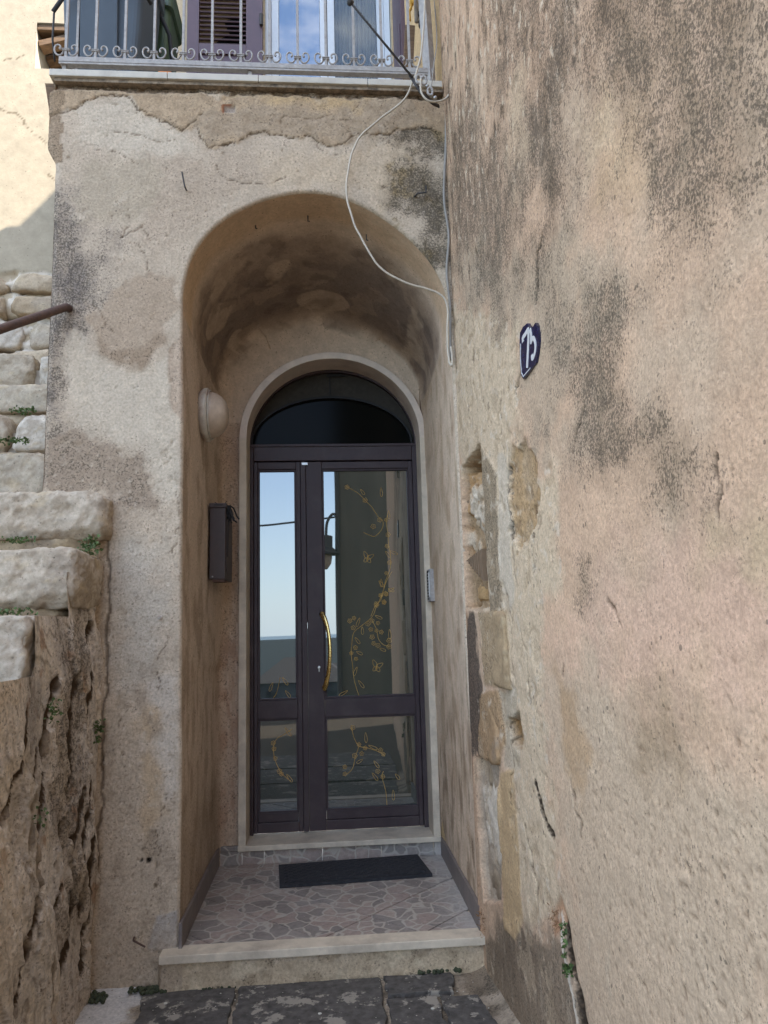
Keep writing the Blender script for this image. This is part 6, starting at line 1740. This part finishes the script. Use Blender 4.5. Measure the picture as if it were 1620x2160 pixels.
# doormat
mt = empty('doormat', (0.68, 0.76, 0.0), 'charcoal rubber doormat lying askew on the tiles before the door', 'doormat')
cor = [(0.337, 0.590), (1.046, 0.634), (1.012, 0.945), (0.313, 0.893)]
m_ = MB(); m_.prism(cor, 'z', -0.0015, 0.012); o = m_.build('mat_base', MAT['mat'], mt)
def lerp2(a, b): 
    p0 = np.array(cor[0]) * (1 - a) + np.array(cor[1]) * a; p1 = np.array(cor[3]) * (1 - a) + np.array(cor[2]) * a
    return p0 * (1 - b) + p1 * b
bm = bmesh.new(); n1, n2 = 150, 60
vs = []
for i in range(n1 + 1):
    for j in range(n2 + 1):
        a, b = i / n1, j / n2
        x, y = lerp2(0.03 + 0.94 * a, 0.06 + 0.88 * b)
        e = min(a, 1 - a, (b) * 0.45, (1 - b) * 0.45)
        ridge = 0.0022 * (1 if (math.sin(a * 96) * math.sin(b * 40 + a * 9) > 0.1) else 0)
        vs.append(bm.verts.new((x, y, 0.0125 + 0.0035 * min(1, e / 0.012) + ridge)))
for i in range(n1):
    for j in range(n2): bm.faces.new((vs[i * (n2 + 1) + j], vs[(i + 1) * (n2 + 1) + j], vs[(i + 1) * (n2 + 1) + j + 1], vs[i * (n2 + 1) + j + 1]))
me = bpy.data.meshes.new('mat_pile'); bm.to_mesh(me); bm.free(); o = link('mat_pile', me, MAT['mat'], mt); o['kind'] = 'stuff'

# house number
def on_wall(u, z, off): return (WX(u) - off, -u, z)
hn = empty('house_number', (1.19, -0.94, 1.98), 'chipped dark blue enamel tile with white house number 75 on the peach wall', 'house number')
def wall_prism(poly, o0, o1):
    bm = bmesh.new(); A = [bm.verts.new(on_wall(u, z, o0)) for u, z in poly]; B = [bm.verts.new(on_wall(u, z, o1)) for u, z in poly]; n = len(poly)
    bm.faces.new(A); bm.faces.new(B[::-1])
    for i in range(n): bm.faces.new((A[i], A[(i + 1) % n], B[(i + 1) % n], B[i]))
    bmesh.ops.recalc_face_normals(bm, faces=bm.faces[:])
    me = bpy.data.meshes.new('x'); bm.to_mesh(me); bm.free(); return me
POFF = 0.007
me = wall_prism(PLATE, -0.03, POFF); me.name = 'tile'; link('tile', me, MAT['enamel'], hn)
def stroke(name, pts, w, off, mat, parent, smooth=True):
    P = np.array(pts); n = len(P)
    bm = bmesh.new(); L0, R0 = [], []
    for i in range(n):
        t = P[min(i + 1, n - 1)] - P[max(i - 1, 0)]; t = t / (np.linalg.norm(t) + 1e-9); nn = np.array([-t[1], t[0]])
        ww = w if not hasattr(w, '__len__') else w[i]
        L0.append([bm.verts.new(on_wall(*(P[i] + nn * ww), o_)) for o_ in (off, off + 0.0012)]); R0.append([bm.verts.new(on_wall(*(P[i] - nn * ww), o_)) for o_ in (off, off + 0.0012)])
    for i in range(n - 1):
        bm.faces.new((L0[i][1], L0[i + 1][1], R0[i + 1][1], R0[i][1])); bm.faces.new((L0[i][0], L0[i + 1][0], L0[i + 1][1], L0[i][1])); bm.faces.new((R0[i][0], R0[i + 1][0], R0[i + 1][1], R0[i][1]))
    bmesh.ops.recalc_face_normals(bm, faces=bm.faces[:])
    me = bpy.data.meshes.new(name); bm.to_mesh(me); bm.free(); return link(name, me, mat, parent)
FIVE = [(0.966, 2.034)] + FIVE
s7 = resample(np.array(SEVEN[1:4]), 10); stroke('digit_seven', np.vstack([np.array(SEVEN[:2]), s7[1:], resample(np.array(SEVEN[3:]), 14)[1:]]), 0.0075, POFF, MAT['enamelwhite'], hn)
stroke('digit_five', catmull(FIVE, 6), 0.0068, POFF, MAT['enamelwhite'], hn)
cen = np.array(PLATE).mean(0)
bd = np.array(PLBORD); bd = bd + (cen - bd) * 0.05
stroke('white_border', bd, 0.0018, POFF, MAT['enamelwhite'], hn)

# nails and hooks
def nail(name, pts, r_, label, cat='nail', group=None):
    m_ = MB(); m_.tube(pts, r_, 6); o = m_.build(name, MAT['darkiron']); tag(o, label, cat, group); return o
nail('nail', [(-0.012, 0.01, 3.070), (-0.012, -0.045, 3.060), (-0.024, -0.05, 3.125)], 0.0035, 'bent dark nail in the plaster above and left of the arch')
nail('hook', [(0.985, 0.01, 3.060), (1.000, -0.03, 3.058), (1.036, -0.035, 3.060), (1.037, -0.035, 3.092)], 0.0040, 'small L-shaped iron hook in the plaster right of the arch top', 'hook')
for (x, z, lb) in ((0.27, 3.00, 'tiny nail in the vault soffit, leftmost of the three near its front edge'), (0.51, 3.04, 'tiny nail in the vault soffit, middle of the three near its front edge'), (0.78, 2.95, 'tiny nail in the vault soffit under the cream cable, rightmost of three')):
    nail('nail', [(x, 0.17, z + 0.02), (x, 0.168, z - 0.008), (x + 0.007, 0.165, z - 0.011)], 0.0028, lb, 'nail', 'nails in the vault')
m_ = MB(); m_.lathe([(0.009, 0.004), (0.009, -0.008), (0.004, -0.010), (0.004, -0.006)], (-0.091, 0.0, 1.225), 'y', 12); o = m_.build('wall_plug', MAT['lampbase']); tag(o, 'small pale screw plug in the left pier beside the arch', 'wall plug')
m_ = MB(); m_.tube([(-0.165, 0.01, 0.045), (-0.16, -0.03, 0.045), (-0.115, -0.035, 0.022)], 0.004, 6); o = m_.build('iron_peg', MAT['rust']); tag(o, 'short rusty iron peg in the foot of the left pier', 'peg')

# =================================================================== SMALL PLANTS AND MOSS
def cg_(rg): return max(-1.5, min(1.5, rg.gauss(0, 1)))
def plant(name, c, n, spread, size, mat, label, seed, nrm=(0, -1, 0), group=None, cat='plant', thin=False):
    rg = random.Random(seed); bm = bmesh.new()
    for k in range(n):
        p = Vector(c) + Vector((cg_(rg) * spread[0], cg_(rg) * spread[1], cg_(rg) * spread[2]))
        a = Vector((rg.uniform(-1, 1), rg.uniform(-1, 0.3), rg.uniform(-0.4, 1))).normalized()
        s = a.cross(Vector((rg.uniform(-1, 1), rg.uniform(-1, 1), rg.uniform(-1, 1)))).normalized()
        L = size * rg.uniform(0.6, 1.4); w = L * (0.06 if thin else 0.42)
        v = [bm.verts.new(p), bm.verts.new(p + a * L * 0.5 + s * w), bm.verts.new(p + a * L + a.cross(s) * L * 0.25), bm.verts.new(p + a * L * 0.5 - s * w)]
        bm.faces.new(v)
    me = bpy.data.meshes.new(name); bm.to_mesh(me); bm.free(); o = link(name, me, mat); tag(o, label, cat, group); return o
G_ = 'small plants rooted in the stone joints'
plant('wall_plant', (-0.93, 0.665, 2.275), 90, (0.035, 0.015, 0.010), 0.014, MAT['leaf'], 'tiny green plant in the stair joint highest up, under the handrail', 1, group=G_)
plant('wall_plant', (-0.78, 0.175, 1.995), 150, (0.050, 0.012, 0.008), 0.012, MAT['leaf'], 'widest tuft of green leaves in the stair joint left of the house corner', 2, group=G_)
plant('wall_plant', (-0.60, -0.12, 1.53), 70, (0.04, 0.012, 0.008), 0.012, MAT['leaf'], 'low reddish-green tuft under the long topmost white step stone', 3, group=G_)
plant('wall_plant', (-0.335, -0.12, 1.50), 120, (0.022, 0.02, 0.022), 0.014, MAT['leaf'], 'green sprigs under the right end of the long white step stone', 4, group=G_)
plant('wall_plant', (-0.52, -0.38, 1.245), 90, (0.06, 0.012, 0.008), 0.012, MAT['leaf'], 'flat green growth between the two lowest white step stones in view', 5, group=G_)
plant('wall_plant', (-0.300, -0.05, 0.80), 70, (0.008, 0.012, 0.025), 0.013, MAT['leaf'], 'green plant in the gap between rubble flank and house, halfway down', 6, group=G_)
plant('wall_plant', (-0.285, -0.585, 0.93), 50, (0.010, 0.015, 0.025), 0.011, MAT['leaf'], 'bright sprig on the brown rubble flank below the steps', 7, group=G_)
plant('wall_plant', (-0.28, -0.66, 0.63), 30, (0.010, 0.012, 0.02), 0.010, MAT['leaf'], 'faint sprig low on the pale rubble of the stair flank', 8, group=G_)
plant('wall_plant', (1.190, -0.945, 0.325), 75, (0.004, 0.008, 0.028), 0.009, MAT['leaf'], 'dark green plant in the head of the long crack in the peach wall', 9, group=G_)
plant('wall_plant', (1.185, -0.975, 0.265), 75, (0.005, 0.012, 0.009), 0.009, MAT['leaf'], 'bushy green plant hanging from the long crack in the peach wall', 10, group=G_)
plant('dry_roots', (1.140, -0.06, 0.045), 50, (0.006, 0.02, 0.025), 0.024, MAT['dry'], 'wiry dry brown roots at the end of the threshold by the peach wall', 11, cat='roots', thin=True)
plant('dry_roots', (1.186, -0.86, 0.35), 60, (0.004, 0.014, 0.02), 0.018, MAT['dry'], 'rusty dry roots fringing the crack in the peach wall', 12, cat='roots', thin=True)
def moss(c, sx_, sy_, seed, label, h=0.012):
    rg = random.Random(seed); m_ = bmesh.new()
    for k in range(70):
        p = Vector(c) + Vector((cg_(rg) * sx_, cg_(rg) * sy_, 0)); r_ = rg.uniform(0.004, 0.011)
        mm = Matrix.Translation(p) @ Matrix.Diagonal((1, 1, 0.6 + rg.random() * 0.6, 1))
        bmesh.ops.create_icosphere(m_, subdivisions=1, radius=r_, matrix=mm)
    me = bpy.data.meshes.new('moss'); m_.to_mesh(me); m_.free(); o = link('moss', me, MAT['moss']); tag(o, label, 'moss', 'moss on the paving')
moss((-0.10, -0.035, -0.125), 0.045, 0.015, 1, 'dark moss cushion at the foot of the left pier')
moss((0.16, -0.03, -0.127), 0.04, 0.012, 2, 'moss between the first and second dark paving slabs')
moss((0.97, -0.04, -0.115), 0.05, 0.014, 3, 'moss patch below the right end of the threshold')
moss((-0.30, -0.05, -0.13), 0.035, 0.025, 4, 'moss at the foot of the stair flank on the white cement')
moss((0.60, -0.025, -0.127), 0.10, 0.008, 5, 'thin moss line along the top of the middle paving slab')

# loose crumbs of mortar on the slabs
rg = random.Random(9); bm = bmesh.new()
for k in range(230):
    x, y = rg.uniform(-0.3, 1.1), -abs(rg.gauss(0, 0.3)) - 0.02
    if rg.random() < 0.4: x, y, zz = rg.uniform(0.03, 1.12), rg.uniform(0.03, 0.93), -0.001
    else: zz = -0.127
    r_ = rg.uniform(0.001, 0.0028) if rg.random() < 0.97 else 0.006
    bmesh.ops.create_icosphere(bm, subdivisions=1, radius=r_, matrix=Matrix.Translation((x, y, zz + r_ * 0.4)) @ Matrix.Diagonal((1.3, 1, 0.6, 1)))
me = bpy.data.meshes.new('mortar_crumbs'); bm.to_mesh(me); bm.free(); o = link('mortar_crumbs', me, MAT['revealcream']); tag(o, 'pale mortar crumbs scattered over paving and tiles', 'crumbs', kind='stuff')

# =================================================================== WHAT THE DOOR GLASS MIRRORS (behind the viewer)
MAT['darkstone'] = simple_mat('dark_brown_render', (0.13, 0.115, 0.085), 0.95, var=0.3, scale=1.5, stretch=(2, 2, 0.3))
MAT['farhouse'] = simple_mat('glass_dimmed_walls', (0.075, 0.08, 0.085), 0.95, var=0.2, scale=0.4)  # far walls and roofs darkened in colour for the tinted door glass
MAT['rooftile'] = simple_mat('grey_clay_tiles', (0.055, 0.052, 0.05), 0.9, var=0.4, scale=4)
MAT['window_dark'] = simple_mat('dark_window', (0.02, 0.025, 0.03), 0.3)
def far_house(cx, cy, w, d, z0, z1, rise, label, nwin=3):
    h = empty('distant_house', (cx, cy, z0), label, 'house', 'distant houses down the hill')
    m_ = MB(); m_.box((cx - w / 2, cy - d / 2, z0), (cx + w / 2, cy + d / 2, z1)); m_.build('walls', MAT['farhouse'], h)
    bm = bmesh.new(); e = 0.4
    b = [bm.verts.new((cx + sx * (w / 2 + e), cy + sy * (d / 2 + e), z1)) for sx, sy in ((-1, -1), (1, -1), (1, 1), (-1, 1))]
    r1 = bm.verts.new((cx - w * 0.22, cy, z1 + rise)); r2_ = bm.verts.new((cx + w * 0.22, cy, z1 + rise))
    bm.faces.new((b[0], b[1], r2_, r1)); bm.faces.new((b[2], b[3], r1, r2_)); bm.faces.new((b[1], b[2], r2_)); bm.faces.new((b[3], b[0], r1)); bm.faces.new(b[::-1])
    me = bpy.data.meshes.new('roof'); bm.to_mesh(me); bm.free(); link('roof', me, MAT['rooftile'], h)
    for r_ in range(2):
        for k in range(nwin):
            x = cx - w / 2 + (k + 0.5) * w / nwin
            m_ = MB(); m_.box((x - 0.5, cy + d / 2 - 0.05, z1 - 2.2 - 3 * r_), (x + 0.5, cy + d / 2 + 0.06, z1 - 0.8 - 3 * r_)); m_.build('window', MAT['window_dark'], h)
far_house(-2.0, -74, 9.0, 9, -16, -4.0, 2.2, 'distant hip-roofed house mirrored in the door glass behind the handle')
far_house(-8.2, -88, 7, 8, -16, -5.6, 0.6, 'distant flat-topped house mirrored low in the left pane', 3)
far_house(2.6, -90, 8, 8, -18, -5.0, 1.8, 'distant house mirrored beside the dark building edge', 3)
far_house(-15, -66, 9, 8, -16, -6.0, 1.6, 'distant house left of the others, hardly visible in the mirror image', 3)
# lane-side building whose corner shows in the glass
ob = empty('opposite_building', (3, -11.5, -0.14), 'tall plastered building behind the viewer, mirrored as a dark column in the right pane', 'building')
m_ = MB(); m_.box((0.82, -15.0, -3.0), (6.5, -9.2, 7.5)); m_.build('walls', MAT['darkstone'], ob)
m_ = MB(); m_.tube([(0.80, -9.18, -0.5), (0.80, -9.18, 7.4)], 0.05, 8); m_.build('drainpipe', MAT['darkiron'], ob)
sl = empty('street_lamp', (0.82, -9.3, 4.0), 'black bracket street lamp with an enamel shade, mirrored in the right pane', 'street lamp')
m_ = MB(); m_.tube([tuple(q) for q in catmull([(0.84, -9.16, 3.26), (0.76, -9.16, 3.38), (0.68, -9.16, 3.38), (0.59, -9.16, 3.22), (0.57, -9.16, 2.95)], 6)], 0.028, 8); m_.build('arm', MAT['darkiron'], sl, True)
m_ = MB(); m_.lathe([(0.08, 2.97), (0.13, 2.95), (0.13, 2.72), (0.16, 2.70), (0.27, 2.60), (0.27, 2.57), (0.12, 2.62)], (0.57, -9.16, 0), 'z', 20); m_.build('shade', MAT['darkiron'], sl, True)
m_ = MB(); m_.lathe([(0.10, 2.60), (0.12, 2.52), (0.10, 2.40), (0.03, 2.30), (0, 2.29)], (0.57, -9.16, 0), 'z', 16); m_.build('bulb_glass', MAT['lampglass'], sl, True)
for k, (za, zb) in enumerate(((5.1, 4.95), (4.75, 4.66), (3.65, 3.45))):
    m_ = MB(); m_.tube([(-7 + 7.9 * t, -9.8, za + (zb - za) * t - 0.35 * math.sin(math.pi * t)) for t in np.linspace(0, 1, 16)], 0.02, 5)
    o = m_.build('overhead_wire', MAT['black']); tag(o, ('highest', 'middle', 'lowest')[k] + ' of the black overhead wires mirrored in the door glass', 'wire', 'overhead wires')
# parapet and a tiled roof beyond the lane
lr = empty('low_roof', (-4, -12, -3), 'low tiled roof below the lane, mirrored in the lower left pane', 'roof')
bm = bmesh.new()
for k in range(30):
    x = -6.5 + k * 0.22
    prev = None
    for s in range(5):
        a = math.pi * s / 4; px_, pz = x + 0.10 * math.cos(a), 0.07 * math.sin(a)
        v = (bm.verts.new((px_, -8.6, -1.9 + pz)), bm.verts.new((px_, -13.0, -0.7 + pz)))
        if prev: bm.faces.new((prev[0], prev[1], v[1], v[0]))
        prev = v
me = bpy.data.meshes.new('roof_tiles'); bm.to_mesh(me); bm.free(); o = link('roof_tiles', me, MAT['rooftile'], lr); o['kind'] = 'stuff'
m_ = MB(); m_.box((-6.6, -13.0, -4), (0.1, -8.7, -2.0)); m_.build('walls', MAT['farplaster'], lr)
